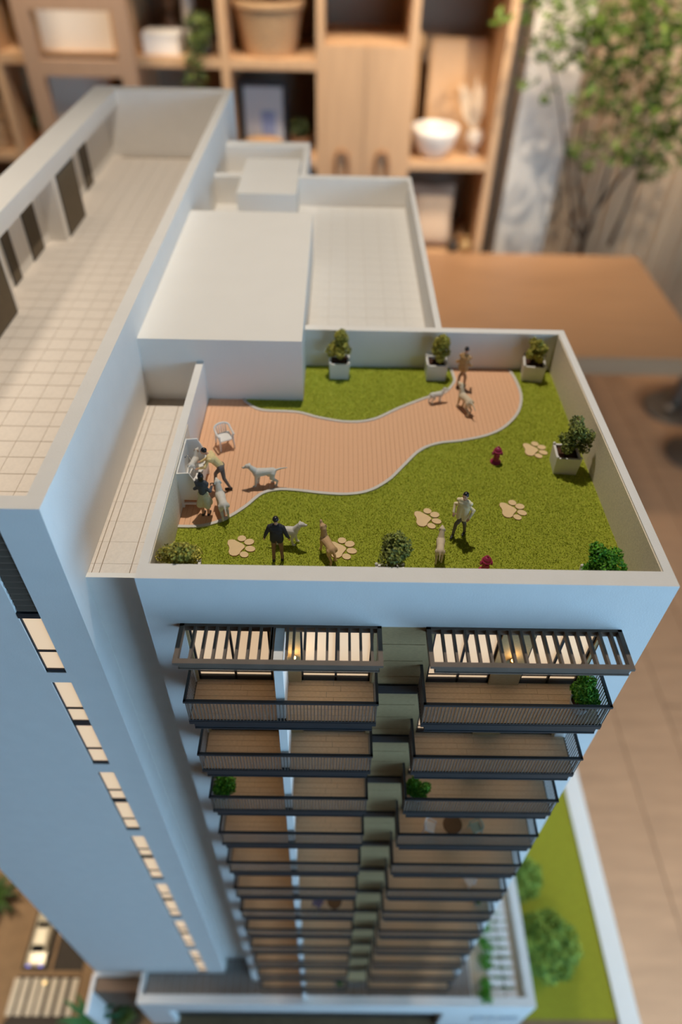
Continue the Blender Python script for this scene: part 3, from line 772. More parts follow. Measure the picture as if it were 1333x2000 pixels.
# man bending over the tub
pr = human([(-.10,-.22,0),(.10,.30,0)], [(-.10,-.16,.50),(.10,.14,.47)], (0,.06,.90), (0,-.20,1.24), (0,-.31,1.39), (0,-.42,1.48),
           [(-.24,-.38,1.02),(.24,-.38,1.02)], [(-.17,-.58,.92),(.17,-.58,.92)], [(0,-1,-.3),(0,-1,-.3)], coat=.0, facing=(0,-1,0))
place_figure('person', pr, [SKIN,HAIRK,cloth('straw_cloth',(240,212,150)),cloth('grey_cloth',(116,108,104)),SHOE,SKIN,LIP], (.0318,.1200,PZ+.0004), R_(-92), FS, .013,
             'miniature man in straw-yellow shirt bending over the dog wash tub', 'person', GP)
# man at the far wall
pr = human([(-.10,-.10,0),(.10,.08,0)], [(-.10,-.08,.50),(.10,0,.50)], (0,0,.93), (0,-.02,1.33), (0,-.03,1.52), (0,-.06,1.655),
           [(-.28,.02,1.10),(.28,.02,1.10)], [(-.20,-.20,1.00),(.20,-.20,1.00)], [(.2,-1,-.2),(-.2,-1,-.2)], coat=.05)
place_figure('person', pr, [SKIN,HAIRK,cloth('tan_cloth',(196,154,104)),cloth('taupe_cloth',(176,140,112)),SHOE,SKIN,LIP], (.2270,.2570,PZ+.0004), R_(150), FS, .013,
             'miniature man in tan jacket on the boards by the far garden wall', 'person', GP)

def dog(head_up=0.0, tail=(0,.62,.64), ear=.05, stance=0.05, bulk=1.0, sit=False):
    pr = []
    hp = np.array((0,-.46,.80))+head_up*np.array((0,.10,.12)); mz = hp+np.array((0,-.17,-.05))+head_up*np.array((0,.04,.15))
    pr += [('c',(0,-.22,.52),.150*bulk,(0,.02,.54),.128*bulk,0),('c',(0,.02,.54),.120*bulk,(0,.26,.54),.130*bulk,0)]
    pr += [('c',(0,-.27,.58),.112,tuple(hp-np.array((0,-.05,.06))),.082,0),('c',tuple(hp),.086,tuple(hp+np.array((0,-.05,0))),.078,0),('c',tuple(hp+np.array((0,-.06,-.02))),.056,tuple(mz),.040,0),('e',tuple(mz+np.array((0,-.034,.012))),(.020,.016,.016),1)]
    for s_ in (-1,1):
        e = hp+np.array((s_*.065,.025,.055)); pr += [('c',tuple(e),.026,tuple(e+np.array((s_*.040,.015,-ear*1.6))),.022,2)]
        pr += [('e',tuple(hp+np.array((s_*.045,-.075,.035))),(.013,.013,.013),1)]
        f = stance*s_
        pr += [('c',(s_*.075,-.24,.46),.072,(s_*.085,-.22-f,.26),.044,0),('c',(s_*.085,-.22-f,.26),.042,(s_*.085,-.25-f,.045),.034,0),('c',(s_*.085,-.25-f,.035),.036,(s_*.085,-.31-f,.030),.032,0)]
        pr += [('c',(s_*.075,.26,.50),.100,(s_*.090,.17+f,.33),.064,0),('c',(s_*.090,.17+f,.33),.056,(s_*.090,.35+f,.20),.036,0),('c',(s_*.090,.35+f,.20),.035,(s_*.090,.32+f,.045),.030,0),('c',(s_*.090,.32+f,.035),.036,(s_*.090,.26+f,.030),.032,0)]
    pr += [('c',(0,.34,.58),.042,(0,(.34+tail[1])/2,(.60+tail[2])/2+.015),.028,0),('c',(0,(.34+tail[1])/2,(.60+tail[2])/2+.015),.027,tail,.017,0)]
    return pr
NOSE = mat('dog_nose', (44,36,34), 0.5, 0.1, 20)
def fur(n, c): return mat(n, c, 0.7, 0.10, 6)
GD = 'miniature dogs in the roof garden'
WD = fur('white_fur',(222,216,206)); TD = fur('tan_fur',(206,168,124)); CD = fur('cream_fur',(222,202,172)); SD = fur('spotted_fur',(170,130,92))
def put_dog(pr, furm, earm, px, z, deg, s, label, xy=None):
    c = xy if xy is not None else onZ(px, PZ)[:2]
    return place_figure('dog', pr, [furm, NOSE, earm], (c[0],c[1],z), R_(deg), FS*s, .016, label, 'dog', GD)
put_dog(dog(0,(0,.72,.66)), WD, WD, (518,947), PZ+.0003, -84, 1.02, 'miniature white dog standing alone on the boards, tail straight out')
put_dog(dog(.4,(0,.55,.40)), WD, WD, (437,1002), PZ+.0006, 200, 1.05, 'miniature white dog turned towards the woman in the skirt', )
put_dog(dog(.4,(0,.5,.6)), WD, SD, None, -.0240, 165, .72, 'miniature brown-eared dog standing in the wash tub', xy=(.0130,.1235))
put_dog(dog(.2,(0,.55,.5)), WD, WD, (560,1062), PZ+.0008, 86, 1.0, 'miniature white dog beside the dark-jacketed man')
put_dog(dog(1.1,(0,.56,.36)), TD, TD, (641,1088), PZ+.0008, 207, 1.0, 'miniature tan dog with raised head on a paw print')
put_dog(dog(.2,(0,.52,.34)), CD, CD, (857,1088), PZ+.0008, 172, .90, 'miniature cream dog facing the man in the cream coat')
put_dog(dog(0,(0,.5,.55),bulk=1.15), WD, WD, (851,787), PZ+.0004, 108, .68, 'miniature small white dog stepping over the path edging')
put_dog(dog(.6,(0,.66,.42)), CD, TD, (906,803), PZ+.0003, 206, 1.02, 'miniature cream dog in front of the man in tan')

# ================================================================== ON THE BALCONIES
POT = mat('grey_pot', (196,198,198), 0.5, 0.05, 60)
def potted(c, r, h, label, leaf, seed, rx, rz, n=700):
    t = thing('potted_shrub', label, 'plant', c, 'potted shrubs on the balconies')
    MB().lathe([(r*.72,0),(r*.78,h*.1),(r,h),(r*.9,h),(r*.86,h*.8),(.0001,h*.78)], c, 20).build('pot', POT, t, smooth=False)
    MB().lathe([(r*.85,h*.78),(r*.85,h*.84),(.0001,h*.86)], c, 16).build('soil', SOIL, t)
    MB().tube([(c[0],c[1],c[2]+h*.8),(c[0]+.001,c[1],c[2]+h+rz)], [.0008,.0004], 6).build('stem', BARK, t)
    tag(bush(MB(), (c[0],c[1],c[2]+h+rz*.75), rx, rz, int(n*2.2), .0013, seed).build('foliage', leaf, t), kind='stuff')
zd = lambda i: -.1100-FLH*i
potted((.2845,-.0165,zd(0)), .0075, .009, 'bushy green shrub in grey pot on the uppermost balcony by the tower corner', LEAFG, 21, .0140, .0110, 1300)
potted((.0300,-.0180,zd(2)), .0060, .009, 'bushy green shrub in grey pot at a balcony end facing the slab wing', LEAFG, 22, .0110, .0095, 900)
potted((.1880,-.0170,zd(2)), .0062, .009, 'low green shrub in pale pot at the cladding end of a balcony', LEAFG, 23, .0105, .0085, 900)
potted((.1340,-.0160,zd(11)), .0062, .009, 'green shrub in grey pot on the lowest balcony beside the cladding', LEAFG, 24, .0085, .0070, 400)
potted((.2840,-.0120,zd(6)), .0050, .008, 'small dark shrub in grey pot on a middle balcony near the tower corner', LEAFD, 25, .0070, .0060, 400)
TABLEW = mat('brown_tabletop', (116,84,54), 0.5, 0.15, 30)
MINT = mat('mint_plastic', (170,190,176), 0.5, 0.05, 30)
LILAC = mat('lilac_plastic', (120,112,140), 0.5, 0.05, 30)
def round_table(c, r, label):
    t = thing('side_table', label, 'table', c, 'round tables on the balconies')
    MB().lathe([(r*.9,.0125),(r,.0130),(r,.0138),(r*.95,.0142)], c, 24).build('tabletop', TABLEW, t)
    MB().lathe([(.0040,0),(.0040,.0006),(.0010,.0012),(.0008,.0126)], c, 14).build('pedestal', TABLEW, t)
round_table((.2260,-.0165,zd(3)), .0085, 'round brown table between the two pale chairs on a balcony')
armchair((.2065,-.0165,zd(3)), R_(70), .0180, 'white armchair beside the round balcony table', group='balcony chairs')
armchair((.2475,-.0165,zd(3)), R_(-70), .0180, 'mint-white armchair beside the round balcony table', MINT, group='balcony chairs')
armchair((.2640,-.0150,zd(5)), R_(-60), .0180, 'lone white armchair on a balcony near the tower corner', group='balcony chairs')
round_table((.1240,-.0165,zd(6)), .0085, 'round brown table on a middle balcony beside a lilac chair')
armchair((.1060,-.0165,zd(6)), R_(60), .0180, 'lilac armchair beside the brown table on a middle balcony', LILAC, group='balcony chairs')
# small wall lamps under the pergola: a gold one on the pier, a dark one beside the divider fin, both lighting the boards
GLOW = mat('lamp_glow', (255,220,150), 0.4, 0, 10, emit=4.0, emitc=(255,200,120))
BRASS = mat('brass', (190,140,60), 0.3, 0.05, 30, metallic=1)
for x_, m_, lab in ((.2360, BRASS, 'small gold wall lamp glowing on the olive pier between two balcony doors'), (.0912, DARK, 'small dark round wall lamp beside the white divider fin')):
    zl = -.0800
    t = thing('wall_lamp', lab, 'lamp', (x_,.0,zl))
    MB().lathe([(.0008,0),(.0017,.0006),(.0018,.0034),(.0015,.0038)], (x_,-.0022,zl), 16).build('shade', m_, t)
    MB().lathe([(.0013,0),(.0013,.0006),(.0009,.0012),(.0003,.0014)], (x_,-.0022,zl+.0037), 12).build('bulb', GLOW, t)
    bx('bracket', m_, t, x_-.0005, x_+.0005, -.0008, .0007, zl+.0012, zl+.0022)
    l = lamp('wall_lamp_light', 'POINT', (x_,-.0046,zl+.0075), .0032, (1.0,.70,.34), shadow_soft_size=.0012)
    l.parent = t; l.location = np.array((x_,-.0046,zl+.0075))-ORG[t.name]
# ================================================================== PODIUM AND DISPLAY BASE
GZ = -1.135
PT = -.975
pd = thing('podium', 'white scale-model podium under the towers with grey boarded deck', 'building model', (.13,.35,GZ))
GREYW = mat('grey_deck_board', (150,142,136), 0.7, 0.25, 40, stretch=(60,6,60))
yb = onZ((450,1943), PT)[1]; yf = onZ((450,1962), PT)[1]
PX0, PX1 = onZ((268,1950), PT)[0], onZ((1045,1945), PT)[0]
bx('wall', WHITE, pd, PX0, PX1, yb, .95, GZ, BASE-.003)
bx('wall', WHITE, pd, XL0-.001, PX0, YL0-.004, .95, GZ, BASE-.0005)
bx('parapet', WHITE, pd, PX0, PX1, yf, yb, PT-.0300, PT)
bx('parapet', WHITE, pd, PX0, PX0+.006, yb, YL0, BASE-.003, PT)
bx('parapet', WHITE, pd, PX1-.013, PX1, yb, .60, BASE-.003, PT)
bx('side_terrace', mat('brown_terrace',(120,98,80),.8,.1,40), pd, XL0-.001, PX0, yf+.02, YL0-.004, GZ, BASE-.012)
bx('side_wall', WHITE, pd, XL0-.006, XL0-.001, yf-.01, YL0+.0, GZ, BASE-.006)
x = PX0+.0065; k = 0
while x < .345:
    bx('deck_board', GREYW, pd, x+.0003, x+.0117, yb, .30 if x > W else .0305, BASE-.003, BASE-.0004*(1+(k*7)%3))
    x += .012; k += 1
# fascia with the dark slatted opening
xa, xb = onY((333,1980), yf)[0], onY((866,1980), yf)[0]
zt_ = onY((600,1977), yf)[2]
bx('fascia', WHITE, pd, PX0, xa, yf, yb, GZ, PT-.030); bx('fascia', WHITE, pd, xb, PX1, yf, yb, GZ, PT-.030)
bx('fascia', WHITE, pd, xa, xb, yf, yb, zt_, PT-.030+.0001) if zt_ < PT-.030 else None
op = bx('canopy', DARK, pd, xa, xb, yf+.012, yb, GZ, PT-.030)
ORANGE = mat('orange_lamp', (240,150,80), 0.5, 0, 10, emit=1.2, emitc=(255,150,70))
n = 14
for i in range(n):
    x_ = xa+(xb-xa)*(i+.5)/n
    bx('slat', mat('pale_slat',(150,160,166),.6,.05,40), op, x_-.006, x_+.006, yf+.001, yf+.012, PT-.052, PT-.046)
    if 4 < i < 12: bx('strip_lamp', ORANGE, op, x_+.0085, x_+.0105, yf+.003, yf+.011, PT-.053, PT-.044)
# raised white lettering on the fascia (blurred and cropped in the photo: letter-sized strokes only)
xl, xr = onY((920,1990), yf)[0], onY((1010,1990), yf)[0]; z1_ = onY((960,1985), yf)[2]; z0_ = z1_-.030
LET = mat('white_lettering', (240,240,240), .5, .02, 20)
widths = [1,1,1,1,0,1,1,0,1,1,1,1,1,1]
wl = (xr-xl)/len(widths)
for i, w_ in enumerate(widths):
    if w_:
        x_ = xl+i*wl; m = MB()
        m.box(x_+.0004,x_+.0018,yf-.0015,yf,z0_,z1_).box(x_+wl-.0022,x_+wl-.0008,yf-.0015,yf,z0_,z1_).box(x_+.0004,x_+wl-.0008,yf-.0015,yf,z1_-.004,z1_)
        m.build('letter', LET, pd)
# side terrace on the right: pale stepping stones and creepers
TX0, TX1 = .350, PX1-.013
bx('gravel_bed', mat('pale_gravel',(214,190,160),.9,.15,200), pd, TX0, TX1, yb, .60, BASE-.003, BASE-.001)
STONE = mat('white_stone', (238,234,230), .6, .03, 40)
ys_ = [1962,1942,1921,1901,1882,1862,1844,1826,1809,1793,1778,1764,1750,1738]
for i, y_ in enumerate(ys_):
    c = onZ((980,y_), BASE); yc = c[1]
    for x0_, x1_ in ((.3765,.3990),(.4005,.4185)):
        m = MB().prism([(x0_+.002,yc-.0052),(x1_-.002,yc-.0052),(x1_,yc-.003),(x1_,yc+.003),(x1_-.002,yc+.0052),(x0_+.002,yc+.0052),(x0_,yc+.003),(x0_,yc-.003)], BASE-.001, BASE+.005)
        m.build('stepping_stone', STONE, pd)
    if i:
        f = leaves(MB(), [(.397,yc-.0065,BASE+.004,.020,.0022,.003)], 40, .0022)
        tag(f.build('creeper', LEAFG, pd), kind='stuff')
for y_ in (1955,1930,1880,1850,1815):
    c = onZ((942,y_), BASE)
    t = thing('terrace_shrub', 'low green shrub at the edge of the pale terrace stones', 'shrub', (c[0]+.004,c[1],BASE-.001), 'shrubs along the podium terrace')
    tag(bush(MB(), (c[0]+.004,c[1],BASE+.010), .014, .013, 220, .0026, y_).build('foliage', LEAFG, t), kind='stuff')
    MB().tube([(c[0]+.004,c[1],BASE-.001),(c[0]+.004,c[1],BASE+.012)], .001, 6).build('stem', BARK, t)

# display base
db = thing('display_base', 'white plinth table carrying the scale model', 'plinth', (-.05,.35,FLZ))
EX = onZ((1205,1820), GZ)[0]; EXI = onZ((1168,1820), GZ)[0]
bx('plinth', WHITE2, db, -.80, EX-.002, -.42, 1.02, FLZ, GZ-.012)
bx('rim', WHITE2, db, EXI, EX, -.42, 1.02, GZ-.012, GZ+.006)
PAVE = mat('brown_paving', (140,112,80), .85, .15, 60)
bx('paving', PAVE, db, -.80, EXI, -.42, 1.02, GZ-.012, GZ)
LAWNB = mat('base_lawn', (152,150,34), .9, .15, 200, .3, 500)
ly0 = onZ((1200,1993), GZ)[1]
lw = bx('base_lawn', LAWNB, None, PX1+.0005, EXI-.0005, ly0, 1.0, GZ, GZ+.003); tag(lw, 'flat mown lawn on the display base beside the white rim', 'lawn', kind='stuff')
def round_tree(px, r, h, label, leaf, seed, n=2500):
    c = onZ(px, GZ); c = (c[0],c[1],GZ+.003)
    t = thing('model_tree', label, 'tree', c, 'model trees on the base lawn')
    MB().tube([c,(c[0]+.003,c[1],c[2]+h*.5),(c[0],c[1],c[2]+h)], [.006,.005,.003], 8).build('trunk', BARK, t)
    r_ = np.random.default_rng(seed); cs = [(c[0],c[1],c[2]+h,r*.8,r*.8,r*.62)]
    for i in range(26):
        a = 2.4*i; u = 1-i/13; q = math.sqrt(max(0,1-u*u))
        cs.append((c[0]+math.cos(a)*q*r*.72, c[1]+math.sin(a)*q*r*.72, c[2]+h+u*r*.55, r*.34, r*.34, r*.30))
    tag(leaves(MB(), cs, n, .0045, r_).build('crown', leaf, t), kind='stuff')
    return t
TREEA = mat('model_tree_leaf', (160,176,66), .7, 0, 10, rgb2=(84,124,44), island=True)
c0 = onZ((1062,1800), GZ+.06)
round_tree((1052,1868), .056, .070, 'round green model tree on the lawn beside the podium', TREEA, 51, 6500)
round_tree((1005,1735), .040, .060, 'yellow-green model tree half hidden behind the tower', TREEA, 52, 4500)
# left forecourt: road, crossing, cars, palms
ROAD = mat('dark_road', (62,54,44), .8, .1, 60)
rx0, rx1 = onZ((40,1900), GZ)[0], onZ((160,1900), GZ)[0]
ry = onZ((100,1907), GZ)[1]
rd = tag(bx('road', ROAD, None, rx0, rx1, -.30, .60, GZ, GZ+.001), 'dark model road past the foot of the slab wing', 'road')
bx('kerb', PAVE, rd, onZ((92,1880),GZ)[0]+.008, onZ((92,1880),GZ)[0]+.014, ry+.008, .60, GZ+.001, GZ+.004)
bx('kerb', PAVE, rd, rx0, rx1, ry, ry+.008, GZ+.001, GZ+.004)
STRIPE = mat('pale_stripe', (206,192,168), .7, .08, 60)
zc = onZ((100,1985), GZ)[1]
for xp in (25,43,62,79,99,119,140):
    c = onZ((xp,1950), GZ)
    bx('crossing_stripe', STRIPE, rd, c[0]-.0055, c[0]+.0055, zc, ry-.003, GZ+.001, GZ+.0016)
bx('kerb', ROAD, rd, rx0-.004, rx1, zc-.05, zc-.006, GZ+.001, GZ+.003)
def car(cx, yfront, length, w, paint, label):
    t = thing('model_car', label, 'car', (cx, yfront+length/2, GZ+.001), 'model cars on the road')
    z = GZ+.001; h = w
    prof = [(0,.10),(0,.34),(.05,.42),(.24,.50),(.34,.78),(.42,.84),(.66,.84),(.80,.58),(.96,.52),(1,.40),(1,.10)]
    m = MB(); n = len(prof); secs = [(-.5,.0),(-.44,.02),(-.30,.05),(.30,.05),(.44,.02),(.5,0)]
    vs = []; fs = []
    for i, (sx_, dz) in enumerate(secs):
        for (py, pz) in prof:
            inset = 1-.22*max(0,(pz-.5))/.34*(1 if abs(sx_) > .4 else .6)
            vs.append((cx+sx_*w*inset, yfront+py*length, z+(pz+(dz if pz > .3 else 0))*h*.62))
    for i in range(len(secs)-1):
        for k_ in range(n): fs.append((i*n+k_, (i+1)*n+k_, (i+1)*n+(k_+1)%n, i*n+(k_+1)%n))
    fs += [tuple(range(n))[::-1], tuple(range((len(secs)-1)*n, len(secs)*n))]
    m.add(vs, fs).build('body', paint, t)
    CG = mat('car_glass', (28,28,30), .15, 0, 10)
    def quad(name, a, b, wa, wb, off):
        ya, za = a; yb_, zb = b
        MB().add([(cx-wa*w,yfront+ya*length,z+za*h*.62+off),(cx+wa*w,yfront+ya*length,z+za*h*.62+off),(cx+wb*w,yfront+yb_*length,z+zb*h*.62+off),(cx-wb*w,yfront+yb_*length,z+zb*h*.62+off)], [(0,1,2,3)]).build(name, CG, t)
    quad('windscreen', (.245,.55), (.36,.86), .36, .30, .0007); quad('rear_window', (.68,.88), (.80,.63), .30, .36, .0007)
    for yy_ in (.18,.80):
        for s_ in (-1,1):
            MB().tube([(cx+s_*w*.40,yfront+yy_*length,z+h*.14),(cx+s_*w*.505,yfront+yy_*length,z+h*.14)], h*.15, 14).build('wheel', DARK, t)
    HL = mat('blue_headlight', (90,110,240), .4, 0, 10, emit=0.5, emitc=(70,90,255))
    for s_ in (-1,1): MB().box(cx+s_*w*.32-w*.09,cx+s_*w*.32+w*.09,yfront-.0008,yfront+.002,z+h*.20,z+h*.27).build('headlight', HL, t)
SILV = mat('silver_paint', (200,188,160), .3, .03, 20, metallic=.2); REDP = mat('red_paint', (170,60,44), .35, .05, 20)
cc = onZ((70,1890), GZ)
car(cc[0], cc[1], .086, .034, SILV, 'silver model car waiting at the crossing'); car(cc[0]-.002, cc[1]+.098, .086, .034, REDP, 'red model car behind the silver one')
bo = onZ((88,1920), GZ+.012)
t = thing('globe_lamp', 'small glowing globe lamp at the crossing', 'lamp', (bo[0],bo[1],GZ+.001))
MB().tube([(bo[0],bo[1],GZ+.001),(bo[0],bo[1],GZ+.012)], .0010, 8).build('post', DARK, t)
MB().lathe([(.0006,-.0030),(.0024,-.0018),(.0030,0),(.0024,.0018),(.0006,.0030)], (bo[0],bo[1],GZ+.0145), 12).build('globe', mat('soft_glow',(255,225,160),.4,0,10,emit=1.5,emitc=(255,215,140)), t)
def palm(px, r, label, seed, colr):
    c = onZ(px, GZ+.02); r_ = np.random.default_rng(seed)
    t = thing('model_palm', label, 'palm', (c[0],c[1],GZ), 'model palms in the forecourt')
    MB().tube([(c[0],c[1],GZ),(c[0],c[1],GZ+.022)], [.003,.002], 8).build('stem', BARK, t)
    for i in range(14):
        a = 2*math.pi*i/14+r_.uniform(-.15,.15); m = MB(); L_ = r*r_.uniform(.8,1.1); vs = []; fs = []
        for k_ in range(6):
            s_ = k_/5; ww = .0042*math.sin(math.pi*(.12+.88*s_)**.8)+.0003
            p = (c[0]+math.cos(a)*L_*s_, c[1]+math.sin(a)*L_*s_, GZ+.021+.018*math.sin(s_*2.4)*r/.05)
            vs += [(p[0]-math.sin(a)*ww,p[1]+math.cos(a)*ww,p[2]),(p[0],p[1],p[2]+ww*.35),(p[0]+math.sin(a)*ww,p[1]-math.cos(a)*ww,p[2])]
            if k_: fs += [(3*k_-3,3*k_-2,3*k_+1,3*k_),(3*k_-2,3*k_-1,3*k_+2,3*k_+1)]
        m.add(vs, fs).build('frond', colr, t)
PALMG = mat('palm_green', (52,110,66), .6, .2, 100); PALMD = mat('palm_dark', (60,84,30), .6, .3, 100)
palm((178,1992), .052, 'spreading green model palm beside the crossing', 5, PALMG)
palm((-6,1752), .050, 'dark model palm beyond the road', 6, PALMD)
palm((243,1985), .022, 'small dark model palm at the podium wall', 8, PALMD)

# ================================================================== DESK
dz = -1.10
dk = thing('desk', 'long brown wooden desk standing against the shelving', 'desk', (.5,2.55,FLZ))
dy0, dy1, dxr = onZ((1200,699), dz)[1], SY-.03, onZ((1243,500), dz)[0]
bx('desktop', DESKW, dk, -.35, dxr, dy0, dy1, dz-.004, dz)
bx('edge', DESKW, dk, -.35, dxr, dy0, dy1, dz-.075, dz-.004)
for x_ in (-.30, dxr-.55):
    for y_ in (dy0+.25, dy1-.08): bx('leg', DESKW, dk, x_-.03, x_+.03, y_-.03, y_+.03, FLZ, dz-.075)
# chair in front of the desk, only its grey base in view
GREYM = mat('brushed_metal', (150,138,124), .35, .1, 20, metallic=.7)
sc = onZ((1312,800), FLZ)
st = thing('swivel_stool', 'grey metal stool base under the desk front', 'stool', (sc[0],sc[1],FLZ))
MB().lathe([(.15,0),(.155,.012),(.145,.022),(.06,.035),(.03,.06),(.025,.30)], (sc[0],sc[1],FLZ), 32).build('base', GREYM, st, smooth=False)
MB().lathe([(.02,.30),(.03,.31),(.16,.33),(.18,.37),(.17,.41),(.10,.42)], (sc[0],sc[1],FLZ), 32).build('seat', mat('grey_seat',(120,104,88),.8,.1,20), st)
sc2 = onZ((1352,890), FLZ)
st = thing('swivel_stool', 'dark stool base at the edge of the boards', 'stool', (sc2[0],sc2[1],FLZ))
MB().lathe([(.13,0),(.135,.012),(.125,.022),(.05,.035),(.03,.06),(.025,.40)], (sc2[0],sc2[1],FLZ), 32).build('base', mat('dark_metal',(130,110,92),.4,.1,20,metallic=.5), st)
MB().lathe([(.02,.40),(.15,.42),(.17,.46),(.10,.50)], (sc2[0],sc2[1],FLZ), 32).build('seat', mat('grey_seat',(120,104,88)), st)

# ================================================================== SHELVING
def sx(px, py=130): return onY((px,py), SY)[0]
def sz(py, px=600): return onY((px,py), SY)[2]
DPT = .45; YBK = SY+DPT
sh = thing('shelving', 'tall oak shelving of open bays and one cupboard along the back wall', 'shelf', (-.2,SY+DPT/2,FLZ))
post = [sx(-185), sx(-5), sx(250), sx(440), sx(626), sx(806), sx(990)]
pw = .034
for x_ in post: bx('upright', SHELFW, sh, x_-pw/2, x_+pw/2, SY, YBK, FLZ, 1.0)
bx('back_panel', SHELFD, sh, post[0], post[-1], YBK, YBK+.02, FLZ, 1.0)
z_hi, z_mid, z_low = sz(118,530), sz(318,880), sz(500,900)
for i in range(len(post)-1):
    a, b = post[i]+pw/2, post[i+1]-pw/2
    lv = [z_hi+.40, z_hi+.80, z_low, z_low-.4, FLZ+.05]
    if i == 4: lv = [z_hi+.40, z_hi+.80, FLZ+.05]
    elif i == 5: lv += [z_mid]
    else: lv += [z_hi, z_mid]
    for z_ in lv: bx('shelf_board', SHELFW, sh, a, b, SY+.004, YBK, z_-.034, z_)
# cupboard doors in the fifth bay
a, b = post[4]+pw/2, post[5]-pw/2; zt2 = sz(88,720); xm = (a+b)/2
bx('cupboard_top', SHELFW, sh, a, b, SY+.01, YBK, zt2-.02, zt2)
for p, q in ((a,xm-.0015),(xm+.0015,b)):
    d_ = bx('door', SHELFW, sh, p, q, SY-.004, SY+.014, FLZ+.06, zt2-.004)
    xh = onY(((668 if p == a else 745), 330), SY)[0]; zh = sz(300,700)
    arch = [(xh-.026,SY-.02,zh-.20),(xh-.026,SY-.02,zh-.02),(xh-.018,SY-.02,zh+.006),(xh,SY-.02,zh+.018),(xh+.018,SY-.02,zh+.006),(xh+.026,SY-.02,zh-.02),(xh+.026,SY-.02,zh-.20)]
    arch = [(xh-.026,SY-.004,zh-.20)]+arch+[(xh+.026,SY-.004,zh-.20)]
    MB().tube(arch, .009, 10).build('handle', mat('wood_handle',(166,120,80),.5,.1,20), d_, smooth=True)
# glazed frame doors standing in front of the left bays
fr = thing('frame_screen', 'grey-brown wooden lattice frame standing in front of the oak shelving', 'frame', (sx(140),SY-.06,FLZ))
YF = SY-.10
def fx(px, py): p = onY((px,py), YF); return p[0], p[2]
xl_, _ = fx(48,60); xr_, _ = fx(238,60)
for x_ in (xl_, xr_): bx('stile', FRAMEW, fr, x_-.032, x_+.032, YF, YF+.035, FLZ, 1.0)
for py in (3, 134, 262):
    _, z_ = fx(150,py); bx('rail', FRAMEW, fr, xl_+.032, xr_-.032, YF, YF+.035, z_-.028, z_+.028)
CANV = mat('pale_canvas', (222,206,186), .8, .04, 10); WOODF = mat('light_frame', (196,150,98), .5, .1, 10)
def leaning_panel(p0, p1, ztop, zbot, y, label, face=CANV):
    """framed board leaning back on the shelf behind it"""
    t = thing('leaning_panel', label, 'panel', ((p0+p1)/2, y, zbot), 'pale panels leaning in the shelving')
    def sl(nm, x0, x1, z0, z1, o0, o1, m):
        f = lambda z: y+(z-zbot)*.10
        MB().add([(x0,f(z0)+o0,z0),(x1,f(z0)+o0,z0),(x1,f(z1)+o0,z1),(x0,f(z1)+o0,z1),(x0,f(z0)+o1,z0),(x1,f(z0)+o1,z0),(x1,f(z1)+o1,z1),(x0,f(z1)+o1,z1)],
                 [(0,1,2,3),(5,4,7,6),(4,0,3,7),(1,5,6,2),(3,2,6,7),(4,5,1,0)]).build(nm, m, t)
    sl('board', p0+.012, p1-.012, zbot, ztop-.012, .004, .012, face)
    sl('frame_side', p0, p0+.012, zbot, ztop, 0, .016, WOODF); sl('frame_side', p1-.012, p1, zbot, ztop, 0, .016, WOODF); sl('frame_top', p0, p1, ztop-.012, ztop, 0, .016, WOODF)
yp = SY+.10
g = lambda px,py,y: onY((px,py), y)
leaning_panel(g(70,60,yp)[0], g(222,60,yp)[0], g(120,8,yp)[2], z_hi, yp, 'large pale canvas behind the lattice frame on the upper shelf')
leaning_panel(g(96,200,yp)[0], g(225,200,yp)[0], g(150,142,yp)[2], z_mid, yp, 'pale canvas behind the lattice frame on the lower shelf')
yp = SY+.24
leaning_panel(g(838,160,yp)[0], post[-1]-pw/2-.008, g(910,78,yp)[2], z_mid, yp, 'honey-coloured board leaning behind the white bowl', mat('honey_board',(206,164,120),.6,.08,6))

# things on the shelves
def on_shelf(px, py, y): return onY((px,py), y)
WICK = mat('woven_wicker', (196,156,112), .8, .3, 60, .8, 120, stretch=(1,1,3))
yb_ = SY+.15
bxm = on_shelf(522,100,yb_)[0]+.014; rt_ = (on_shelf(592,5,yb_)[0]-on_shelf(452,5,yb_)[0])/2; rb_ = (on_shelf(572,95,yb_)[0]-on_shelf(472,95,yb_)[0])/2
hb = on_shelf(522,0,yb_)[2]-z_hi
t = thing('wicker_basket', 'tapered woven wicker basket on the upper shelf', 'basket', (bxm,yb_,z_hi))
MB().lathe([(rb_,0),(rb_*1.02,.01),(rt_*.97,hb*.9),(rt_*.88,hb*.9),(rb_*.85,.02)], (bxm,yb_,z_hi), 36).build('basket_body', WICK, t)
MB().lathe([(rt_*.98,hb*.9),(rt_*1.04,hb*.93),(rt_*1.04,hb*1.02),(rt_*.96,hb*1.05),(rt_*.88,hb*.95)], (bxm,yb_,z_hi), 36).build('rim', WICK, t)
# picture frame
yp = SY+.14
def picture(x0,x1,z1,z0,y,label):
    t = thing('picture_frame', label, 'picture', ((x0+x1)/2,y,z0)); m = mat('black_frame',(44,40,38),.5,.1,10)
    bx('frame', m, t, x0, x1, y, y+.02, z0, z1)
    bx('mount', mat('grey_mount',(190,186,182),.7,.03,10), t, x0+.022, x1-.022, y-.004, y, z0+.022, z1-.022)
    xm_, w_ = (x0+x1)/2, (x1-x0)
    bx('print', mat('blue_print',(150,160,190),.7,.35,14), t, xm_-w_*.06, xm_+w_*.24, y-.006, y-.004, z0+.05, z0+(z1-z0)*.58)
picture(on_shelf(468,200,yp)[0], on_shelf(562,200,yp)[0], on_shelf(515,158,yp)[2], z_mid, yp, 'black-framed picture with a blue print on the middle shelf')
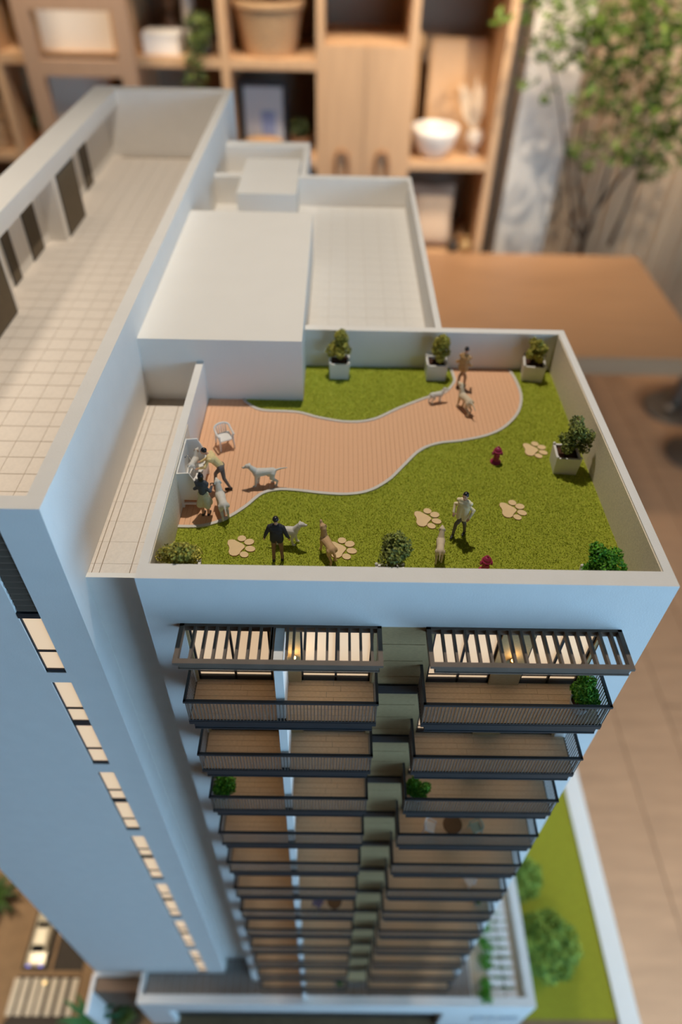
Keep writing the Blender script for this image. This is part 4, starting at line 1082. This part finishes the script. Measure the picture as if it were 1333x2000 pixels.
# bowl, vase with dried sprays
CER = mat('white_ceramic', (236,226,212), .35, .03, 20)
yb_ = SY+.10
cx = on_shelf(850,260,yb_)[0]; r_b = (on_shelf(897,250,yb_)[0]-on_shelf(804,250,yb_)[0])/2; hb = on_shelf(850,246,yb_)[2]-z_mid
t = thing('ceramic_bowl', 'large white ceramic bowl on the shelf beside dried flowers', 'bowl', (cx,yb_,z_mid))
MB().lathe([(r_b*.42,0),(r_b*.5,.004),(r_b*.82,hb*.38),(r_b*.97,hb*.8),(r_b,hb),(r_b*.95,hb),(r_b*.9,hb*.75),(r_b*.7,hb*.35),(r_b*.3,hb*.14)], (cx,yb_,z_mid), 40).build('bowl', CER, t, smooth=True)
cx2 = on_shelf(925,280,yb_+.02)[0]
t = thing('flower_vase', 'pale glass vase holding a fan of dried leaves', 'vase', (cx2,yb_+.02,z_mid))
MB().lathe([(.028,0),(.030,.004),(.014,.012),(.012,.03),(.034,.045),(.044,.08),(.034,.10),(.036,.105)], (cx2,yb_+.02,z_mid), 28).build('vase', mat('pale_glass',(220,200,176),.2,.03,20), t, smooth=True)
DRY = mat('dried_leaf', (226,196,160), .8, .12, 20)
r_ = np.random.default_rng(3)
for i in range(15):
    a = r_.uniform(-.75,.16); l_ = r_.uniform(.12,.20); b_ = r_.uniform(-.3,.3)
    p0 = np.array((cx2, yb_+.02, z_mid+.095)); d = np.array((math.sin(a), b_*.4, math.cos(a)*1.2)); p1 = p0+d*l_*.5; p2 = p0+d*l_
    s_ = np.array((math.cos(a),.3,-math.sin(a)))*l_*.13
    MB().add([p0,p1-s_,p1+s_,p2],[(0,2,1),(1,2,3)]).build('dried_leaf', DRY, t)
t = thing('wooden_spoon', 'long pale wooden stirring spoon leaning on the shelf side', 'spoon', (.462,SY+.235,z_mid))
MB().tube([(.464,SY+.225,z_mid+.002),(.463,SY+.255,z_mid+.20),(.462,SY+.285,z_mid+.36)], [.010,.007,.007], 8).build('handle', WOODF, t, smooth=True)
MB().lathe([(.003,.36),(.022,.375),(.028,.40),(.022,.43),(.004,.445)], (.462,SY+.287,z_mid-.002), 14, sy=.4).build('bowl_end', WOODF, t, smooth=True)
# cushion and ornaments on the lower shelf
yq = SY+.14
c = on_shelf(838,430,yq)
t = None
q = MB(); n_ = 10; vs = []; fs = []
for sgn in (1,-1):
    for i in range(n_+1):
        for j in range(n_+1):
            u, v = i/n_*2-1, j/n_*2-1; th = .055*math.sqrt(max(0,(1-u**4)*(1-v**4)))
            pin = 1-.08*(1-abs(u))*(abs(v) > .99)-.08*(1-abs(v))*(abs(u) > .99)
            vs.append((c[0]+.008+u*.108*pin, yq+sgn*th+v*.03, z_low+.14+v*.14*pin))
m_ = (n_+1)**2
for s_ in range(2):
    for i in range(n_):
        for j in range(n_):
            b_ = s_*m_+i*(n_+1)+j; f = (b_,b_+n_+1,b_+n_+2,b_+1); fs.append(f if s_ else f[::-1])
q.add(vs, fs); o = q.build('cushion', mat('linen',(206,176,146),.9,.08,60), None, smooth=True); tag(o, 'plump linen cushion on the low shelf', 'cushion')
for (px, py, rr_, lab, cl) in ((.689,.055,.029,'dark round ornament beside the cushion',(60,52,44)),(.750,.055,.029,'golden round ornament on the low shelf',(200,160,104)),(.738,.165,.030,'honey round ornament near the shelf end',(206,160,110))):
    p = (px,SY+py)
    t = thing('ornament', lab, 'ornament', (p[0],p[1],z_low))
    MB().lathe([(rr_*.4,0),(rr_*.9,rr_*.5),(rr_,rr_*1.0),(rr_*.8,rr_*1.6),(rr_*.35,rr_*1.95),(rr_*.3,rr_*2.3),(rr_*.42,rr_*2.5)], (p[0],p[1],z_low), 20).build('body', mat('ornament_%d'%int(px*1000), cl, .5, .2, 20), t, smooth=True)
    MB().lathe([(rr_*.42,rr_*2.45),(rr_*.46,rr_*2.55),(rr_*.3,rr_*2.6)], (p[0],p[1],z_low), 20).build('rim', mat('ornament_%d'%int(px*1000), cl), t)
# third bay: white box, candle, trailing plant, dried bunch
p = on_shelf(327,100,SY+.10)-np.array((.012,0,0))
t = thing('storage_box', 'white lidded box on the upper shelf', 'box', (p[0],SY+.11,z_hi))
w2 = (on_shelf(360,95,SY+.1)[0]-on_shelf(293,95,SY+.1)[0])/2
bx('box', CER, t, p[0]-w2, p[0]+w2, SY+.05, SY+.17, z_hi, z_hi+.06); bx('lid', CER, t, p[0]-w2*1.03, p[0]+w2*1.03, SY+.047, SY+.173, z_hi+.06, z_hi+.075)
p = on_shelf(360,70,SY+.16)
t = thing('pillar_candle', 'tall cream pillar candle behind the white box', 'candle', (p[0],SY+.21,z_hi))
MB().lathe([(.026,0),(.027,.005),(.027,.185),(.024,.19),(.004,.186)], (p[0]+.02,SY+.21,z_hi), 20).build('wax', CER, t); MB().tube([(p[0]+.02,SY+.21,z_hi+.185),(p[0]+.021,SY+.21,z_hi+.2)], .0015, 6).build('wick', DARK, t)
p = on_shelf(330,40,SY+.2)
t = thing('dried_bunch', 'brown dried bunch standing behind the white box', 'dried flowers', (p[0],SY+.24,z_hi))
MB().lathe([(.02,0),(.035,.03),(.03,.09),(.018,.11),(.022,.12)], (p[0],SY+.24,z_hi), 18).build('vase', mat('brown_vase',(110,80,60),.5,.1,20), t)
for i in range(12):
    a = -.5+i/11
    MB().tube([(p[0],SY+.24,z_hi+.10),(p[0]+a*.08,SY+.24+.02*math.sin(i),z_hi+.24),(p[0]+a*.14,SY+.24,z_hi+.335)], [.004,.012,.004], 6).build('stalk', mat('dried_stalk',(140,100,70),.8,.2,20), t)
p = on_shelf(398,100,SY+.08)-np.array((.006,0,0))
t = thing('trailing_plant', 'green plant trailing over the edge of the upper shelf', 'plant', (p[0],SY+.08,z_hi))
MB().lathe([(.035,0),(.05,.01),(.055,.07),(.048,.07),(.045,.05)], (p[0],SY+.10,z_hi), 20).build('pot', mat('dark_pot',(70,60,50),.6,.1,20), t)
f = leaves(MB(), [(p[0],SY+.08,z_hi+.10,.060,.07,.05),(p[0]-.02,SY-.042,z_hi-.08,.055,.020,.09),(p[0]+.01,SY+.005,z_hi+.066,.045,.045,.030),(p[0]-.01,SY-.046,z_hi+.02,.045,.018,.05)], 420, .016, np.random.default_rng(9))
tag(f.build('foliage', mat('ivy_leaf',(120,130,60),.6,0,10,rgb2=(40,56,22),island=True), t), kind='stuff')
# small plants and wicker trays on the left shelves
for (px, py, z_, rr_, lab) in ((80,225,z_mid,.046,'small dark plant behind the lattice frame'),(586,235,z_mid,.042,'small dark plant beside the picture')):
    p = on_shelf(px,py,SY+.10)
    t = thing('small_plant', lab, 'plant', (p[0],SY+.12,z_))
    MB().lathe([(.03,0),(.045,.06),(.038,.06),(.036,.04)], (p[0],SY+.12,z_), 18).build('pot', mat('tan_pot',(170,124,84),.7,.1,20), t)
    tag(leaves(MB(), [(p[0],SY+.12,z_+.10,rr_,rr_,rr_*.9)], 200, .014, np.random.default_rng(int(px))).build('foliage', mat('dull_leaf',(90,98,50),.6,0,10,rgb2=(34,44,20),island=True), t), kind='stuff')
p = (-1.447,)
for i in range(3):
    t = thing('wicker_tray', ['lowest wicker tray in the stack','middle wicker tray in the stack','topmost wicker tray in the stack'][i]+' behind the lattice frame', 'tray', (p[0]-.05,SY+.16,z_mid+i*.062), 'stacked wicker trays')
    MB().lathe([(.13,0),(.15,.01),(.155,.055),(.145,.055),(.138,.015)], (p[0]-.05,SY+.16,z_mid+i*.062), 30).build('tray_body', WICK, t); MB().lathe([(.15,.05),(.16,.055),(.16,.061),(.148,.061)], (p[0]-.05,SY+.16,z_mid+i*.062), 30).build('rim', WICK, t)
t = thing('gold_vase', 'slim dark gold vase behind the lattice frame', 'vase', (on_shelf(45,70,SY+.14)[0],SY+.14,z_hi))
MB().lathe([(.03,0),(.045,.05),(.03,.14),(.015,.20),(.02,.24)], (on_shelf(45,70,SY+.14)[0],SY+.14,z_hi), 20).build('body', mat('dark_gold',(120,88,40),.4,.2,20,metallic=.5), t, smooth=True)
MB().lathe([(.019,.236),(.023,.242),(.02,.246)], (on_shelf(45,70,SY+.14)[0],SY+.14,z_hi), 20).build('rim', mat('dark_gold',(120,88,40)), t)
p = on_shelf(512,268,SY+.07)
t = thing('wooden_bowl', 'round honey wooden bowl in front of the picture', 'bowl', (p[0],SY+.06,z_mid))
MB().lathe([(.04,0),(.075,.03),(.085,.055),(.078,.055),(.06,.03)], (p[0]+.01,SY+.05,z_mid), 26).build('bowl', WOODF, t, smooth=True)
MB().lathe([(.083,.052),(.088,.056),(.080,.058)], (p[0]+.01,SY+.05,z_mid), 26).build('rim', WOODF, t)

# ================================================================== CURTAIN AND TREE
cu = MB(); n = 160; x0_, x1_ = onY((1062,470),3.44)[0]+.005, 2.58; vs = []; fs = []
for i in range(n+1):
    x_ = x0_+(x1_-x0_)*i/n; y_ = 3.53+.030*math.sin(i*1.05)+.012*math.sin(i*.37+1)
    vs += [(x_,y_,FLZ+.005),(x_,y_,1.08),(x_,y_+.004,FLZ+.005),(x_,y_+.004,1.08)]
    if i:
        b_ = 4*i; fs += [(b_-4,b_,b_+1,b_-3),(b_-1,b_+3,b_+2,b_-2)]
cu.add(vs, fs)
tag(cu.build('curtain', CURTAIN, None, smooth=True), 'full-height beige curtain in loose folds behind the indoor tree', 'curtain')
tc = (onY((1140,480),3.24)[0], 3.24)
tr = thing('indoor_tree', 'slender indoor tree with light green leaves in front of the curtain', 'tree', (tc[0],tc[1],FLZ))
MB().lathe([(.11,0),(.13,.02),(.15,.30),(.135,.30),(.12,.26)], (tc[0],tc[1],FLZ), 28).build('pot', mat('clay_pot',(130,104,84),.8,.1,20), tr)
P = lambda px,py,dy=0: tuple(onY((px,py), tc[1]+dy))
base = (tc[0],tc[1],FLZ+.25); fork = P(1140,470)
MB().tube([base, ((base[0]+fork[0])/2+.01,tc[1],(base[2]+fork[2])/2), fork], [.020,.017,.014], 10).build('trunk', BARK, tr)
ends = [[(1140,470),(1138,400),(1128,330),(1150,200),(1165,60)],[(1140,470),(1165,410),(1190,330),(1215,230),(1240,60)],[(1140,470),(1120,430),(1110,330),(1090,180),(1060,60)],[(1190,480),(1225,400),(1260,300),(1290,180),(1320,40)],[(1165,410),(1210,350),(1290,260),(1340,160)]]
for k_, e in enumerate(ends):
    q_ = catmull([P(*p, dy=.04*math.sin(k_*2+i)-(.10*i/4 if k_ > 2 else .03*i/4)) for i, p in enumerate(e)], 4)
    MB().tube(q_, list(np.linspace(.011,.003,len(q_))), 8).build('branch', BARK, tr)
blobs = []
r_ = np.random.default_rng(17)
for (px,py,rr_) in [(1130,40,.16),(1090,110,.07),(1180,90,.16),(1250,60,.18),(1310,100,.17),(1330,200,.17),(1290,220,.15),(1240,180,.15),(1180,180,.12),(1140,200,.08),(1320,290,.13),(1260,280,.12),(1210,280,.11),(1160,270,.06),(1270,330,.07),(1080,190,.05),(1040,100,.05),(1030,160,.04),(980,40,.04),(1120,290,.05),(1330,20,.2),(1060,20,.10),(1200,10,.2),(1150,320,.05)]:
    p = P(px,py,r_.uniform(-.30,-.10) if px > 1065 else r_.uniform(-.44,-.34)); blobs.append((p[0],p[1],p[2],rr_,rr_*.6,rr_*.8))
for _ in range(10):
    blobs.append((tc[0]+r_.uniform(-.3,.7), tc[1]-r_.uniform(.1,.3), .35+r_.uniform(0,.4), .2,.13,.18))
tag(leaves(MB(), blobs, 5200, .021, r_).build('foliage', LEAFT, tr), kind='stuff')
